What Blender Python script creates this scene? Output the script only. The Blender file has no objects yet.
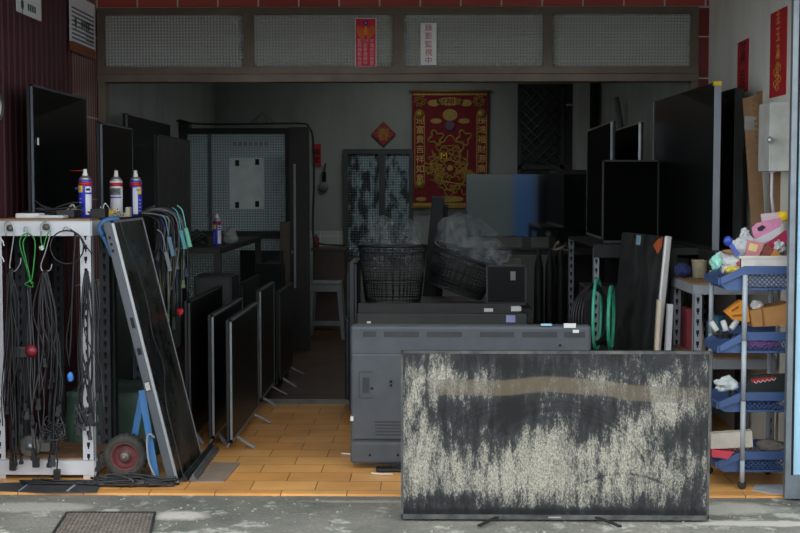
import bpy, bmesh, math, random
from mathutils import Vector, Matrix, Euler, noise
R = math.radians
PI = math.pi
scene = bpy.context.scene
COL = scene.collection
random.seed(7)

# ------------------------------------------------------------------ camera
FPX = 1300.0
CAMPOS = Vector((0, -6.532, 1.55))
CAMROT = Euler((R(90 - 3.455), 0, R(1.1)))
cam = bpy.data.cameras.new('camera')
camo = bpy.data.objects.new('camera', cam)
COL.objects.link(camo)
camo.location = CAMPOS
camo.rotation_euler = CAMROT
cam.sensor_width = 36
cam.lens = FPX / 800 * 36
cam.dof.use_dof = True
cam.dof.focus_distance = 6.3
cam.dof.aperture_fstop = 20.0
scene.camera = camo

# ------------------------------------------------------------------ world, exposure
scene.view_settings.view_transform = 'Standard'
scene.view_settings.look = 'None'
scene.view_settings.gamma = 1
scene.view_settings.exposure = 1.42
w = bpy.data.worlds.new('world')
scene.world = w
w.use_nodes = True
nt = w.node_tree
bg = nt.nodes['Background']
tc = nt.nodes.new('ShaderNodeTexCoord')
sep = nt.nodes.new('ShaderNodeSeparateXYZ')
rmp = nt.nodes.new('ShaderNodeValToRGB')
nt.links.new(tc.outputs['Generated'], sep.inputs[0])
nt.links.new(sep.outputs['Z'], rmp.inputs[0])
rmp.color_ramp.elements[0].position = 0.0
rmp.color_ramp.elements[0].color = (1.08, 1.13, 1.18, 1)
rmp.color_ramp.elements[1].position = 1.0
rmp.color_ramp.elements[1].color = (0.74, 0.77, 0.79, 1)
nt.links.new(rmp.outputs[0], bg.inputs[0])
bg.inputs[1].default_value = 1.0

# ------------------------------------------------------------------ helpers
_RM = CAMROT.to_matrix()
def ray(px, py):
    return _RM @ Vector(((px - 400) / FPX, (266.5 - py) / FPX, -1))
def PY(px, py, Y):
    d = ray(px, py); t = (Y - CAMPOS.y) / d.y
    return CAMPOS + d * t
def PZ(px, py, Z=0.0):
    d = ray(px, py); t = (Z - CAMPOS.z) / d.z
    return CAMPOS + d * t
def PX(px, py, X):
    d = ray(px, py); t = (X - CAMPOS.x) / d.x
    return CAMPOS + d * t
def project(p):
    v = _RM.transposed() @ (Vector(p) - CAMPOS)
    return 400 + FPX * v.x / -v.z, 266.5 - FPX * v.y / -v.z

def lin(h):
    if isinstance(h, str):
        c = [int(h[i:i + 2], 16) / 255 for i in (0, 2, 4)]
    else:
        c = [v / 255 for v in h]
    return tuple(v / 12.92 if v <= .04045 else ((v + .055) / 1.055) ** 2.4 for v in c)

MATS = {}
def mat(name, hx, rough=.6, metal=0.0, var=.18, scale=9.0, bump=0.0, bscale=60.0, coat=0.0, alpha=1.0, trans=0.0, spec=.5, dust=0.0, dustcol='8a8578', stretch=None):
    if name in MATS: return MATS[name]
    m = bpy.data.materials.new(name); m.use_nodes = True
    n = m.node_tree; b = n.nodes['Principled BSDF']
    c = lin(hx)
    t = n.nodes.new('ShaderNodeTexCoord')
    src = t.outputs['Object']
    if stretch:
        mp = n.nodes.new('ShaderNodeMapping'); mp.inputs['Scale'].default_value = stretch
        n.links.new(src, mp.inputs[0]); src = mp.outputs[0]
    nz = n.nodes.new('ShaderNodeTexNoise'); nz.inputs['Scale'].default_value = scale; nz.inputs['Detail'].default_value = 5
    n.links.new(src, nz.inputs['Vector'])
    rp = n.nodes.new('ShaderNodeValToRGB')
    rp.color_ramp.elements[0].position = .3; rp.color_ramp.elements[1].position = .7
    rp.color_ramp.elements[0].color = tuple(max(0, v * (1 - var)) for v in c) + (1,)
    rp.color_ramp.elements[1].color = tuple(min(1, v * (1 + var)) for v in c) + (1,)
    n.links.new(nz.outputs['Fac'], rp.inputs[0])
    out = rp.outputs[0]
    if dust > 0:
        nd = n.nodes.new('ShaderNodeTexNoise'); nd.inputs['Scale'].default_value = scale * .6; nd.inputs['Detail'].default_value = 9; nd.inputs['Roughness'].default_value = .7
        n.links.new(src, nd.inputs['Vector'])
        mr = n.nodes.new('ShaderNodeMapRange'); mr.inputs['From Min'].default_value = .42; mr.inputs['From Max'].default_value = .75; mr.inputs['To Max'].default_value = dust
        n.links.new(nd.outputs['Fac'], mr.inputs[0])
        mx = n.nodes.new('ShaderNodeMixRGB'); mx.inputs[2].default_value = lin(dustcol) + (1,)
        n.links.new(mr.outputs[0], mx.inputs[0]); n.links.new(out, mx.inputs[1]); out = mx.outputs[0]
        ma = n.nodes.new('ShaderNodeMath'); ma.operation = 'ADD'; ma.inputs[1].default_value = rough
        n.links.new(mr.outputs[0], ma.inputs[0]); n.links.new(ma.outputs[0], b.inputs['Roughness'])
    else:
        b.inputs['Roughness'].default_value = rough
    n.links.new(out, b.inputs['Base Color'])
    b.inputs['Metallic'].default_value = metal
    b.inputs['Specular IOR Level'].default_value = spec
    b.inputs['Coat Weight'].default_value = coat
    b.inputs['Coat Roughness'].default_value = .08
    b.inputs['Alpha'].default_value = alpha
    b.inputs['Transmission Weight'].default_value = trans
    if bump > 0:
        nb = n.nodes.new('ShaderNodeTexNoise'); nb.inputs['Scale'].default_value = bscale; nb.inputs['Detail'].default_value = 6
        n.links.new(src, nb.inputs['Vector'])
        bp = n.nodes.new('ShaderNodeBump'); bp.inputs['Strength'].default_value = bump; bp.inputs['Distance'].default_value = .01
        n.links.new(nb.outputs['Fac'], bp.inputs['Height']); n.links.new(bp.outputs[0], b.inputs['Normal'])
    MATS[name] = m
    return m

class MB:
    """collects shapes into one mesh"""
    def __init__(s): s.v = []; s.f = []; s.sm = []; s.mi = []; s.cur = 0
    def add(s, vs, fs, smooth=False, M=None):
        b = len(s.v)
        for p in vs:
            p = Vector(p); s.v.append(M @ p if M else p)
        for f in fs:
            s.f.append([b + i for i in f]); s.sm.append(smooth); s.mi.append(s.cur)
        return s
    def box(s, x0, x1, y0, y1, z0, z1, M=None, bev=0.0):
        if x0 > x1: x0, x1 = x1, x0
        if y0 > y1: y0, y1 = y1, y0
        if z0 > z1: z0, z1 = z1, z0
        if bev > 0:
            bm = bmesh.new(); bmesh.ops.create_cube(bm, size=1)
            for v in bm.verts:
                v.co = Vector(((x0 + x1) / 2 + v.co.x * (x1 - x0), (y0 + y1) / 2 + v.co.y * (y1 - y0), (z0 + z1) / 2 + v.co.z * (z1 - z0)))
            bmesh.ops.bevel(bm, geom=bm.edges[:], offset=min(bev, .45 * min(x1 - x0, y1 - y0, z1 - z0)), segments=3, profile=.5, affect='EDGES')
            bm.verts.index_update()
            s.add([v.co.copy() for v in bm.verts], [[v.index for v in f.verts] for f in bm.faces], False, M); bm.free()
            return s
        vs = [(x, y, z) for x in (x0, x1) for y in (y0, y1) for z in (z0, z1)]
        return s.add(vs, [(0, 1, 3, 2), (4, 6, 7, 5), (0, 4, 5, 1), (2, 3, 7, 6), (0, 2, 6, 4), (1, 5, 7, 3)], False, M)
    def quad(s, a, b, c, d): return s.add([a, b, c, d], [(0, 1, 2, 3)])
    def prism(s, poly, axis, a, b, M=None):
        """poly of 2D points extruded along axis from a to b. axis y: poly=(x,z); x: (y,z); z: (x,y)"""
        def mk(p, t):
            return (p[0], t, p[1]) if axis == 'y' else (t, p[0], p[1]) if axis == 'x' else (p[0], p[1], t)
        n = len(poly)
        vs = [mk(p, a) for p in poly] + [mk(p, b) for p in poly]
        fs = [list(range(n)), list(range(2 * n - 1, n - 1, -1))] + [(i, i + n, (i + 1) % n + n, (i + 1) % n) for i in range(n)]
        return s.add(vs, fs, False, M)
    def bar(s, p, q, w, h, up=(0, 0, 1)):
        p = Vector(p); q = Vector(q); d = (q - p); L = d.length; d = d / L
        u = Vector(up); x = d.cross(u)
        if x.length < 1e-4: x = d.cross(Vector((0, 1, 0)))
        x.normalize(); z = x.cross(d)
        M = Matrix((x, d, z)).transposed().to_4x4(); M.translation = p
        return s.box(-w / 2, w / 2, 0, L, -h / 2, h / 2, M)
    def tube(s, pts, r, n=6, closed=False, caps=True, M=None):
        pts = [Vector(p) for p in pts]; N = len(pts); vs = []; fs = []
        px = None
        for i, p in enumerate(pts):
            a = pts[(i - 1) % N] if closed or i > 0 else p
            b = pts[(i + 1) % N] if closed or i < N - 1 else p
            d = (b - a)
            d = d.normalized() if d.length > 1e-7 else Vector((0, 0, 1))
            if px is None:
                x = d.cross(Vector((0, 0, 1)))
                if x.length < .05: x = d.cross(Vector((0, 1, 0)))
            else: x = px - d * px.dot(d)
            if x.length < 1e-5: x = d.orthogonal()
            x.normalize(); px = x; y = d.cross(x)
            rr = r[i] if isinstance(r, (list, tuple)) else r
            for k in range(n):
                t = 2 * PI * k / n
                vs.append(p + (x * math.cos(t) + y * math.sin(t)) * rr)
        for i in range(N if closed else N - 1):
            j = (i + 1) % N
            for k in range(n):
                l = (k + 1) % n
                fs.append((i * n + k, i * n + l, j * n + l, j * n + k))
        if caps and not closed:
            fs.append(list(range(n))[::-1]); fs.append([(N - 1) * n + k for k in range(n)])
        return s.add(vs, fs, True, M)
    def lathe(s, prof, c=(0, 0, 0), n=20, M=None, smooth=True, cap=True):
        vs = []; fs = []; c = Vector(c)
        for r, z in prof:
            for k in range(n):
                t = 2 * PI * k / n; vs.append(c + Vector((r * math.cos(t), r * math.sin(t), z)))
        for i in range(len(prof) - 1):
            for k in range(n):
                l = (k + 1) % n
                fs.append((i * n + k, i * n + l, (i + 1) * n + l, (i + 1) * n + k))
        if cap: fs.append(list(range(n))[::-1]); fs.append([(len(prof) - 1) * n + k for k in range(n)])
        return s.add(vs, fs, smooth, M)
    def blob(s, c, r, n=10, rough=.25, seed=0, squash=(1, 1, 1), freq=1.5):
        """crumpled bag-like lump"""
        bm = bmesh.new(); bmesh.ops.create_icosphere(bm, subdivisions=3 if n > 9 else 2, radius=1)
        c = Vector(c)
        for v in bm.verts:
            d = v.co.normalized()
            k = 1 + rough * noise.noise(d * freq + Vector((seed * 3.1, 0, seed))) + rough * .6 * abs(noise.noise(d * freq * 3 + Vector((seed, 5, 0))))
            v.co = c + Vector((d.x * r * k * squash[0], d.y * r * k * squash[1], d.z * r * k * squash[2]))
        bm.verts.index_update()
        s.add([v.co.copy() for v in bm.verts], [[v.index for v in f.verts] for f in bm.faces], rough < .15); bm.free()
        return s
    def shift(s, d):
        d = Vector(d); s.v = [v + d for v in s.v]; return s
    def mesh(s, name, mats):
        me = bpy.data.meshes.new(name)
        me.from_pydata([tuple(v) for v in s.v], [], s.f)
        me.polygons.foreach_set('use_smooth', s.sm)
        if not isinstance(mats, (list, tuple)): mats = [mats]
        for m in mats: me.materials.append(m)
        me.polygons.foreach_set('material_index', s.mi)
        bm = bmesh.new(); bm.from_mesh(me); bmesh.ops.recalc_face_normals(bm, faces=bm.faces); bm.to_mesh(me); bm.free()
        me.update()
        return me

def tag(o, label, cat, group=None, kind=None):
    if label: o['label'] = label
    if cat: o['category'] = cat
    if group: o['group'] = group
    if kind: o['kind'] = kind
    return o
def thing(name, label, cat, loc=(0, 0, 0), rot=(0, 0, 0), group=None):
    o = bpy.data.objects.new(name, None); COL.objects.link(o)
    o.empty_display_size = .1
    o.location = loc; o.rotation_euler = rot
    return tag(o, label, cat, group)
def part(name, mb, m, parent, label=None, world=False, kind=None):
    """a part; world=True: the shapes were given in scene coordinates and the thing is unrotated"""
    if world:
        t = parent; off = Vector((0, 0, 0))
        while t is not None: off += t.location; t = t.parent
        mb.shift(-off)
    o = bpy.data.objects.new(name, mb.mesh(name, m)); COL.objects.link(o)
    o.parent = parent
    if label: o['label'] = label
    if kind: o['kind'] = kind
    return o
def single(name, mb, m, label, cat, group=None, kind=None):
    """a thing that is one mesh; shapes in scene coordinates, origin moved to its base"""
    lo = Vector([min(v[i] for v in mb.v) for i in range(3)]); hi = Vector([max(v[i] for v in mb.v) for i in range(3)])
    o0 = Vector(((lo.x + hi.x) / 2, (lo.y + hi.y) / 2, lo.z)); mb.shift(-o0)
    o = bpy.data.objects.new(name, mb.mesh(name, m)); COL.objects.link(o); o.location = o0
    return tag(o, label, cat, group, kind)
def struct(name, mb, m, parent=None):
    o = bpy.data.objects.new(name, mb.mesh(name, m)); COL.objects.link(o)
    if parent: o.parent = parent
    o['kind'] = 'structure'
    return o
def text_mb(body, size, M, ext=.0008, vertical=False, mb=None, lead=1.08):
    """characters as raised lettering, centred on M's origin in its xy plane"""
    lines = '\n'.join(body) if vertical else body
    cu = bpy.data.curves.new('t', 'FONT'); cu.body = lines; cu.size = size; cu.extrude = ext
    cu.align_x = 'CENTER'; cu.space_line = lead; cu.resolution_u = 2
    o = bpy.data.objects.new('t', cu)
    me = bpy.data.meshes.new_from_object(o)
    mb = mb or MB()
    if len(me.vertices):
        ys = [v.co.y for v in me.vertices]; cy = (min(ys) + max(ys)) / 2
        xs = [v.co.x for v in me.vertices]; cx = (min(xs) + max(xs)) / 2
        mb.add([(v.co.x - cx, v.co.y - cy, v.co.z) for v in me.vertices], [list(p.vertices) for p in me.polygons], False, M)
    bpy.data.objects.remove(o); bpy.data.curves.remove(cu); bpy.data.meshes.remove(me)
    return mb
def face_front(x, y, z):      # xy plane of text turned to look along -Y
    M = Matrix.Rotation(R(90), 4, 'X'); M.translation = Vector((x, y, z)); return M
def face_left(x, y, z):       # looks along -X
    M = Matrix.Rotation(R(-90), 4, 'Z') @ Matrix.Rotation(R(90), 4, 'X'); M.translation = Vector((x, y, z)); return M
def face_right(x, y, z):      # looks along +X
    M = Matrix.Rotation(R(90), 4, 'Z') @ Matrix.Rotation(R(90), 4, 'X'); M.translation = Vector((x, y, z)); return M
def smooth(pts, k=5):
    P = [Vector(p) for p in pts]; out = []
    Q = [P[0] * 2 - P[1]] + P + [P[-1] * 2 - P[-2]]
    for i in range(1, len(Q) - 2):
        a, b, c, d = Q[i - 1], Q[i], Q[i + 1], Q[i + 2]
        for j in range(k):
            t = j / k
            out.append(.5 * ((2 * b) + (c - a) * t + (2 * a - 5 * b + 4 * c - d) * t * t + (3 * b - a - 3 * c + d) * t ** 3))
    out.append(P[-1]); return out

# ------------------------------------------------------------------ materials
M_black = mat('black_plastic', '17181a', .42, var=.25, dust=.18, dustcol='55534d', scale=6)
M_black2 = mat('matt_black_plastic', '121315', .6, var=.3, dust=.12, dustcol='4a4a48', scale=5)
M_screen = mat('black_glass_screen', '07080a', .34, var=.3, scale=3, spec=.12, dust=.05, dustcol='55554f')
M_screen_in = mat('dull_black_screen', '08090a', .7, var=.3, scale=3, spec=.02)
M_screen_d = mat('dusty_glass_screen', '0b0c0e', .22, var=.3, scale=4, dust=.35, dustcol='6a685e')
M_screen_m = mat('mirror_glass_screen', '0a0b0d', .32, var=.2, scale=3, spec=.2)
M_silver = mat('brushed_silver', 'a9aeb3', .35, metal=.7, var=.1, scale=20)
M_greytv = mat('slate_grey_plastic', '434950', .5, var=.12, scale=7, dust=.25, dustcol='6d6e6c')
M_dgrey = mat('dark_grey_plastic', '1f2225', .55, var=.2, dust=.12, scale=6)
M_white = mat('white_painted_steel', 'c9ccd2', .5, var=.07, scale=8, dust=.12, dustcol='77736a')
M_gsteel = mat('grey_painted_steel', '8b929a', .5, var=.1, scale=8, dust=.2)
M_hole = mat('slot_shadow', '101114', .9, var=.1)
M_wood = mat('brown_particle_board', '8a6a4c', .75, var=.3, scale=14)
M_paper = mat('white_paper', 'd8d9d6', .7, var=.04)
M_cable = mat('black_cable_rubber', '1b1c1e', .5, var=.3, scale=20)
M_cable2 = mat('grey_cable_rubber', '36383b', .5, var=.25, scale=20)
M_green = mat('green_cord', '2c8a40', .6, var=.2, scale=30)
M_hose = mat('mint_green_hose', '3fae8c', .45, var=.12, scale=20)
M_blue = mat('blue_painted_steel', '2f6ea8', .45, var=.15, scale=15, dust=.2)
M_rack = mat('dark_blue_plastic', '3c5582', .5, var=.12, scale=10)
M_redpaper = mat('red_paper', 'b01f2c', .7, var=.08)
M_gold = mat('gold_print', '9a8238', .5, var=.25, scale=60, metal=.2)
M_maroon = mat('dark_red_cloth', '6e1420', .85, var=.15, scale=12)
M_card = mat('corrugated_cardboard', '86684c', .85, var=.12, scale=10)
M_bag = mat('clear_plastic_film', '929b9f', .25, var=.1, alpha=.16, scale=12, bump=.5, bscale=25)
def film_alpha(m, lo, hi, sc):
    n = m.node_tree; t = n.nodes.new('ShaderNodeTexCoord'); z = n.nodes.new('ShaderNodeTexNoise'); z.inputs['Scale'].default_value = sc; z.inputs['Detail'].default_value = 8; z.inputs['Distortion'].default_value = 1.5
    r = n.nodes.new('ShaderNodeMapRange'); r.inputs['From Min'].default_value = .42; r.inputs['From Max'].default_value = .66; r.inputs['To Min'].default_value = lo; r.inputs['To Max'].default_value = hi
    n.links.new(t.outputs['Object'], z.inputs['Vector']); n.links.new(z.outputs['Fac'], r.inputs[0]); n.links.new(r.outputs[0], n.nodes['Principled BSDF'].inputs['Alpha'])
film_alpha(M_bag, .05, .5, 9)
M_bagw = mat('white_plastic_film', 'cdd6d8', .35, var=.08, scale=12, bump=.5, bscale=30)
M_alu = mat('bronze_aluminium', '73665a', .45, metal=.35, var=.15, scale=6, dust=.2, dustcol='5d554c')
M_dark = mat('dark_stained_wood', '1a1816', .6, var=.3, scale=10)
M_red = mat('red_plastic', 'b3242a', .4, var=.1)
M_yellow = mat('yellow_print', 'e6c522', .5, var=.05)
M_canblue = mat('blue_can_print', '2a36b4', .3, var=.05)
M_canwhite = mat('white_can_print', 'd3d5da', .35, var=.04)
M_cream = mat('cream_plastic', 'd9cdb4', .5, var=.06)
M_rubber = mat('grey_tyre_rubber', '3c3d3a', .85, var=.25, scale=30, dust=.25, dustcol='7d7768')

def tile_mat():
    m = bpy.data.materials.new('orange_floor_tile'); m.use_nodes = True
    n = m.node_tree; b = n.nodes['Principled BSDF']; L = n.links.new
    g = n.nodes.new('ShaderNodeNewGeometry')
    mp = n.nodes.new('ShaderNodeMapping'); mp.inputs['Location'].default_value = (.06, -.055, 0)
    L(g.outputs['Position'], mp.inputs[0])
    br = n.nodes.new('ShaderNodeTexBrick')
    br.inputs['Scale'].default_value = 1; br.inputs['Brick Width'].default_value = .336; br.inputs['Row Height'].default_value = .2076
    br.inputs['Mortar Size'].default_value = .0028; br.inputs['Mortar Smooth'].default_value = .2
    br.inputs['Color1'].default_value = lin('f4bc72') + (1,); br.inputs['Color2'].default_value = lin('e2a55e') + (1,)
    br.inputs['Mortar'].default_value = lin('6e4a2c') + (1,)
    L(mp.outputs[0], br.inputs['Vector'])
    nz = n.nodes.new('ShaderNodeTexNoise'); nz.inputs['Scale'].default_value = 2.2; nz.inputs['Detail'].default_value = 8; L(g.outputs['Position'], nz.inputs['Vector'])
    rp = n.nodes.new('ShaderNodeValToRGB'); rp.color_ramp.elements[0].position = .35; rp.color_ramp.elements[1].position = .7
    rp.color_ramp.elements[0].color = (1.08, 1.0, .93, 1); rp.color_ramp.elements[1].color = (.74, .70, .68, 1)
    L(nz.outputs['Fac'], rp.inputs[0])
    mx = n.nodes.new('ShaderNodeMixRGB'); mx.blend_type = 'MULTIPLY'; mx.inputs[0].default_value = 1
    L(br.outputs['Color'], mx.inputs[1]); L(rp.outputs[0], mx.inputs[2]); L(mx.outputs[0], b.inputs['Base Color'])
    mr = n.nodes.new('ShaderNodeMapRange'); mr.inputs['To Min'].default_value = .22; mr.inputs['To Max'].default_value = .55
    L(nz.outputs['Fac'], mr.inputs[0]); L(mr.outputs[0], b.inputs['Roughness'])
    bp = n.nodes.new('ShaderNodeBump'); bp.inputs['Strength'].default_value = .5; bp.inputs['Distance'].default_value = .003; bp.invert = True
    L(br.outputs['Fac'], bp.inputs['Height']); L(bp.outputs[0], b.inputs['Normal'])
    return m
def pave_mat():
    m = bpy.data.materials.new('worn_concrete_paving'); m.use_nodes = True
    n = m.node_tree; b = n.nodes['Principled BSDF']; L = n.links.new
    g = n.nodes.new('ShaderNodeNewGeometry')
    def nz(s, d=8, r=.6):
        a = n.nodes.new('ShaderNodeTexNoise'); a.inputs['Scale'].default_value = s; a.inputs['Detail'].default_value = d; a.inputs['Roughness'].default_value = r
        L(g.outputs['Position'], a.inputs['Vector']); return a
    a = nz(1.3); c = nz(60, 4); d = nz(3.1, 10, .7)
    rp = n.nodes.new('ShaderNodeValToRGB'); e = rp.color_ramp.elements
    e[0].position = .32; e[0].color = lin('565852') + (1,); e[1].position = .62; e[1].color = lin('848279') + (1,)
    x = e.new(.70); x.color = lin('bcb9ad') + (1,)
    L(a.outputs['Fac'], rp.inputs[0])
    r2 = n.nodes.new('ShaderNodeValToRGB'); r2.color_ramp.elements[0].position = .54; r2.color_ramp.elements[1].position = .60
    r2.color_ramp.elements[0].color = (0, 0, 0, 1); r2.color_ramp.elements[1].color = (1, 1, 1, 1); L(d.outputs['Fac'], r2.inputs[0])
    m1 = n.nodes.new('ShaderNodeMixRGB'); m1.inputs[2].default_value = lin('a9aaa0') + (1,); L(r2.outputs[0], m1.inputs[0]); L(rp.outputs[0], m1.inputs[1])
    m2 = n.nodes.new('ShaderNodeMixRGB'); m2.blend_type = 'OVERLAY'; m2.inputs[0].default_value = .55; L(m1.outputs[0], m2.inputs[1]); L(c.outputs['Fac'], m2.inputs[2])
    last = m2.outputs[0]
    for (cx_, cy_, rx_, ry_, col_) in ((-1.17, -.42, .16, .10, 'c4c0b4'), (1.30, -.25, .55, .13, 'b4b1a6'), (-1.95, -.28, .30, .10, 'a8a69c'), (.1, -.13, .7, .035, 'a29f94'), (1.55, -.52, .4, .06, 'bab6aa')):
        mp_ = n.nodes.new('ShaderNodeMapping'); mp_.vector_type = 'POINT'; mp_.inputs['Scale'].default_value = (1 / rx_, 1 / ry_, 1); mp_.inputs['Location'].default_value = (-cx_ / rx_, -cy_ / ry_, 0)
        L(g.outputs['Position'], mp_.inputs[0])
        ln_ = n.nodes.new('ShaderNodeVectorMath'); ln_.operation = 'LENGTH'; L(mp_.outputs[0], ln_.inputs[0])
        ad_ = n.nodes.new('ShaderNodeMath'); ad_.operation = 'MULTIPLY_ADD'; ad_.inputs[1].default_value = 2.6; L(d.outputs['Fac'], ad_.inputs[0]); L(ln_.outputs['Value'], ad_.inputs[2])
        mr_ = n.nodes.new('ShaderNodeMapRange'); mr_.inputs['From Min'].default_value = 2.35; mr_.inputs['From Max'].default_value = 1.95; mr_.inputs['To Max'].default_value = .85; L(ad_.outputs[0], mr_.inputs[0])
        mm_ = n.nodes.new('ShaderNodeMixRGB'); mm_.inputs[2].default_value = lin(col_) + (1,); L(mr_.outputs[0], mm_.inputs[0]); L(last, mm_.inputs[1]); last = mm_.outputs[0]
    L(last, b.inputs['Base Color']); b.inputs['Roughness'].default_value = .85
    bp = n.nodes.new('ShaderNodeBump'); bp.inputs['Strength'].default_value = .5; bp.inputs['Distance'].default_value = .01
    L(c.outputs['Fac'], bp.inputs['Height']); L(bp.outputs[0], b.inputs['Normal'])
    return m
def plaster_mat(name, hx, stain='3c3f3e', amt=.5):
    m = bpy.data.materials.new(name); m.use_nodes = True
    n = m.node_tree; b = n.nodes['Principled BSDF']; L = n.links.new
    g = n.nodes.new('ShaderNodeNewGeometry')
    mp = n.nodes.new('ShaderNodeMapping'); mp.inputs['Scale'].default_value = (1.6, 1.6, .55); L(g.outputs['Position'], mp.inputs[0])
    a = n.nodes.new('ShaderNodeTexNoise'); a.inputs['Scale'].default_value = 1.6; a.inputs['Detail'].default_value = 9; a.inputs['Roughness'].default_value = .62; L(mp.outputs[0], a.inputs['Vector'])
    mr = n.nodes.new('ShaderNodeMapRange'); mr.inputs['From Min'].default_value = .45; mr.inputs['From Max'].default_value = .8; mr.inputs['To Max'].default_value = amt
    L(a.outputs['Fac'], mr.inputs[0])
    mx = n.nodes.new('ShaderNodeMixRGB'); mx.inputs[1].default_value = lin(hx) + (1,); mx.inputs[2].default_value = lin(stain) + (1,)
    L(mr.outputs[0], mx.inputs[0]); L(mx.outputs[0], b.inputs['Base Color']); b.inputs['Roughness'].default_value = .9
    return m
def red_tile_mat(name, bw, rh, rot=False, c1='7c2a26', c2='6c2421', axes='xz', off=(0, 0, 0), mort=.004):
    m = bpy.data.materials.new(name); m.use_nodes = True
    n = m.node_tree; b = n.nodes['Principled BSDF']; L = n.links.new
    g = n.nodes.new('ShaderNodeNewGeometry'); s = n.nodes.new('ShaderNodeSeparateXYZ'); c = n.nodes.new('ShaderNodeCombineXYZ')
    L(g.outputs['Position'], s.inputs[0])
    L(s.outputs[axes[0].upper()], c.inputs[0]); L(s.outputs[axes[1].upper()], c.inputs[1])
    mp = n.nodes.new('ShaderNodeMapping'); mp.inputs['Location'].default_value = off; L(c.outputs[0], mp.inputs[0])
    br = n.nodes.new('ShaderNodeTexBrick'); br.offset = 0 if rot else 0
    br.inputs['Scale'].default_value = 1; br.inputs['Brick Width'].default_value = bw; br.inputs['Row Height'].default_value = rh
    br.inputs['Mortar Size'].default_value = mort; br.inputs['Mortar Smooth'].default_value = .1
    br.inputs['Color1'].default_value = lin(c1) + (1,); br.inputs['Color2'].default_value = lin(c2) + (1,); br.inputs['Mortar'].default_value = lin('d8ccc4') + (1,)
    L(mp.outputs[0], br.inputs['Vector']); L(br.outputs['Color'], b.inputs['Base Color']); b.inputs['Roughness'].default_value = .35
    bp = n.nodes.new('ShaderNodeBump'); bp.inputs['Strength'].default_value = .4; bp.inputs['Distance'].default_value = .003; bp.invert = True
    L(br.outputs['Fac'], bp.inputs['Height']); L(bp.outputs[0], b.inputs['Normal'])
    return m
def pattern_glass(name, hx, cell=.018, tr=.55, stain=None, k0=.72, k1=1.2):
    m = bpy.data.materials.new(name); m.use_nodes = True
    n = m.node_tree; b = n.nodes['Principled BSDF']; L = n.links.new
    g = n.nodes.new('ShaderNodeNewGeometry')
    s = n.nodes.new('ShaderNodeSeparateXYZ'); L(g.outputs['Position'], s.inputs[0])
    def w(o, k=1.0):
        a = n.nodes.new('ShaderNodeMath'); a.operation = 'MULTIPLY'; a.inputs[1].default_value = 2 * PI / (cell * k); L(o, a.inputs[0])
        q = n.nodes.new('ShaderNodeMath'); q.operation = 'SINE'; L(a.outputs[0], q.inputs[0]); return q.outputs[0]
    ad = n.nodes.new('ShaderNodeMath'); ad.operation = 'ADD'; L(w(s.outputs['X']), ad.inputs[0]); L(w(s.outputs['Z']), ad.inputs[1])
    bp = n.nodes.new('ShaderNodeBump'); bp.inputs['Strength'].default_value = .8; bp.inputs['Distance'].default_value = .004
    L(ad.outputs[0], bp.inputs['Height']); L(bp.outputs[0], b.inputs['Normal'])
    mr = n.nodes.new('ShaderNodeMapRange'); mr.inputs['From Min'].default_value = -2; mr.inputs['From Max'].default_value = 2
    L(ad.outputs[0], mr.inputs[0])
    mx = n.nodes.new('ShaderNodeMixRGB'); c = lin(hx); mx.inputs[1].default_value = tuple(v * k0 for v in c) + (1,); mx.inputs[2].default_value = tuple(min(1, v * k1) for v in c) + (1,)
    L(mr.outputs[0], mx.inputs[0]); out = mx.outputs[0]
    if stain:
        nz = n.nodes.new('ShaderNodeTexNoise'); nz.inputs['Scale'].default_value = 11; nz.inputs['Detail'].default_value = 8
        ms_ = n.nodes.new('ShaderNodeMapping'); ms_.inputs['Scale'].default_value = (1, 1, .4); L(g.outputs['Position'], ms_.inputs[0]); L(ms_.outputs[0], nz.inputs['Vector'])
        r2 = n.nodes.new('ShaderNodeValToRGB'); r2.color_ramp.elements[0].position = .46; r2.color_ramp.elements[1].position = .56; L(nz.outputs['Fac'], r2.inputs[0])
        m3 = n.nodes.new('ShaderNodeMixRGB'); m3.inputs[2].default_value = lin(stain) + (1,); L(r2.outputs[0], m3.inputs[0]); L(out, m3.inputs[1]); out = m3.outputs[0]
    L(out, b.inputs['Base Color'])
    b.inputs['Roughness'].default_value = .22; b.inputs['Alpha'].default_value = 1 - tr
    return m
M_tile = tile_mat()
M_pave = pave_mat()

# ------------------------------------------------------------------ the setting
YO = 2.71            # plane of the shop opening
XL, XR = -2.33, 1.99
YB = 8.41
# ground outside with the street behind the camera
struct('pavement', MB().box(-9, 9, -14, -.02, -.3, -.012), M_pave)
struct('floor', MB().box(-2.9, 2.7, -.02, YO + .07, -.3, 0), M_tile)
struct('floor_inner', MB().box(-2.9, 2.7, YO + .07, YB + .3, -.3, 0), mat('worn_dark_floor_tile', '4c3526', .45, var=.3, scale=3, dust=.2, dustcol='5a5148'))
struct('kerb', MB().box(-9, 9, -14.6, -14, -.3, .02), M_pave)
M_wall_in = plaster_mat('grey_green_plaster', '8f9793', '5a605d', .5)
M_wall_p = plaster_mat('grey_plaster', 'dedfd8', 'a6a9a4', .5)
M_ceil = plaster_mat('ceiling_plaster', '7d807d', '4a4c4a', .4)

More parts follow.
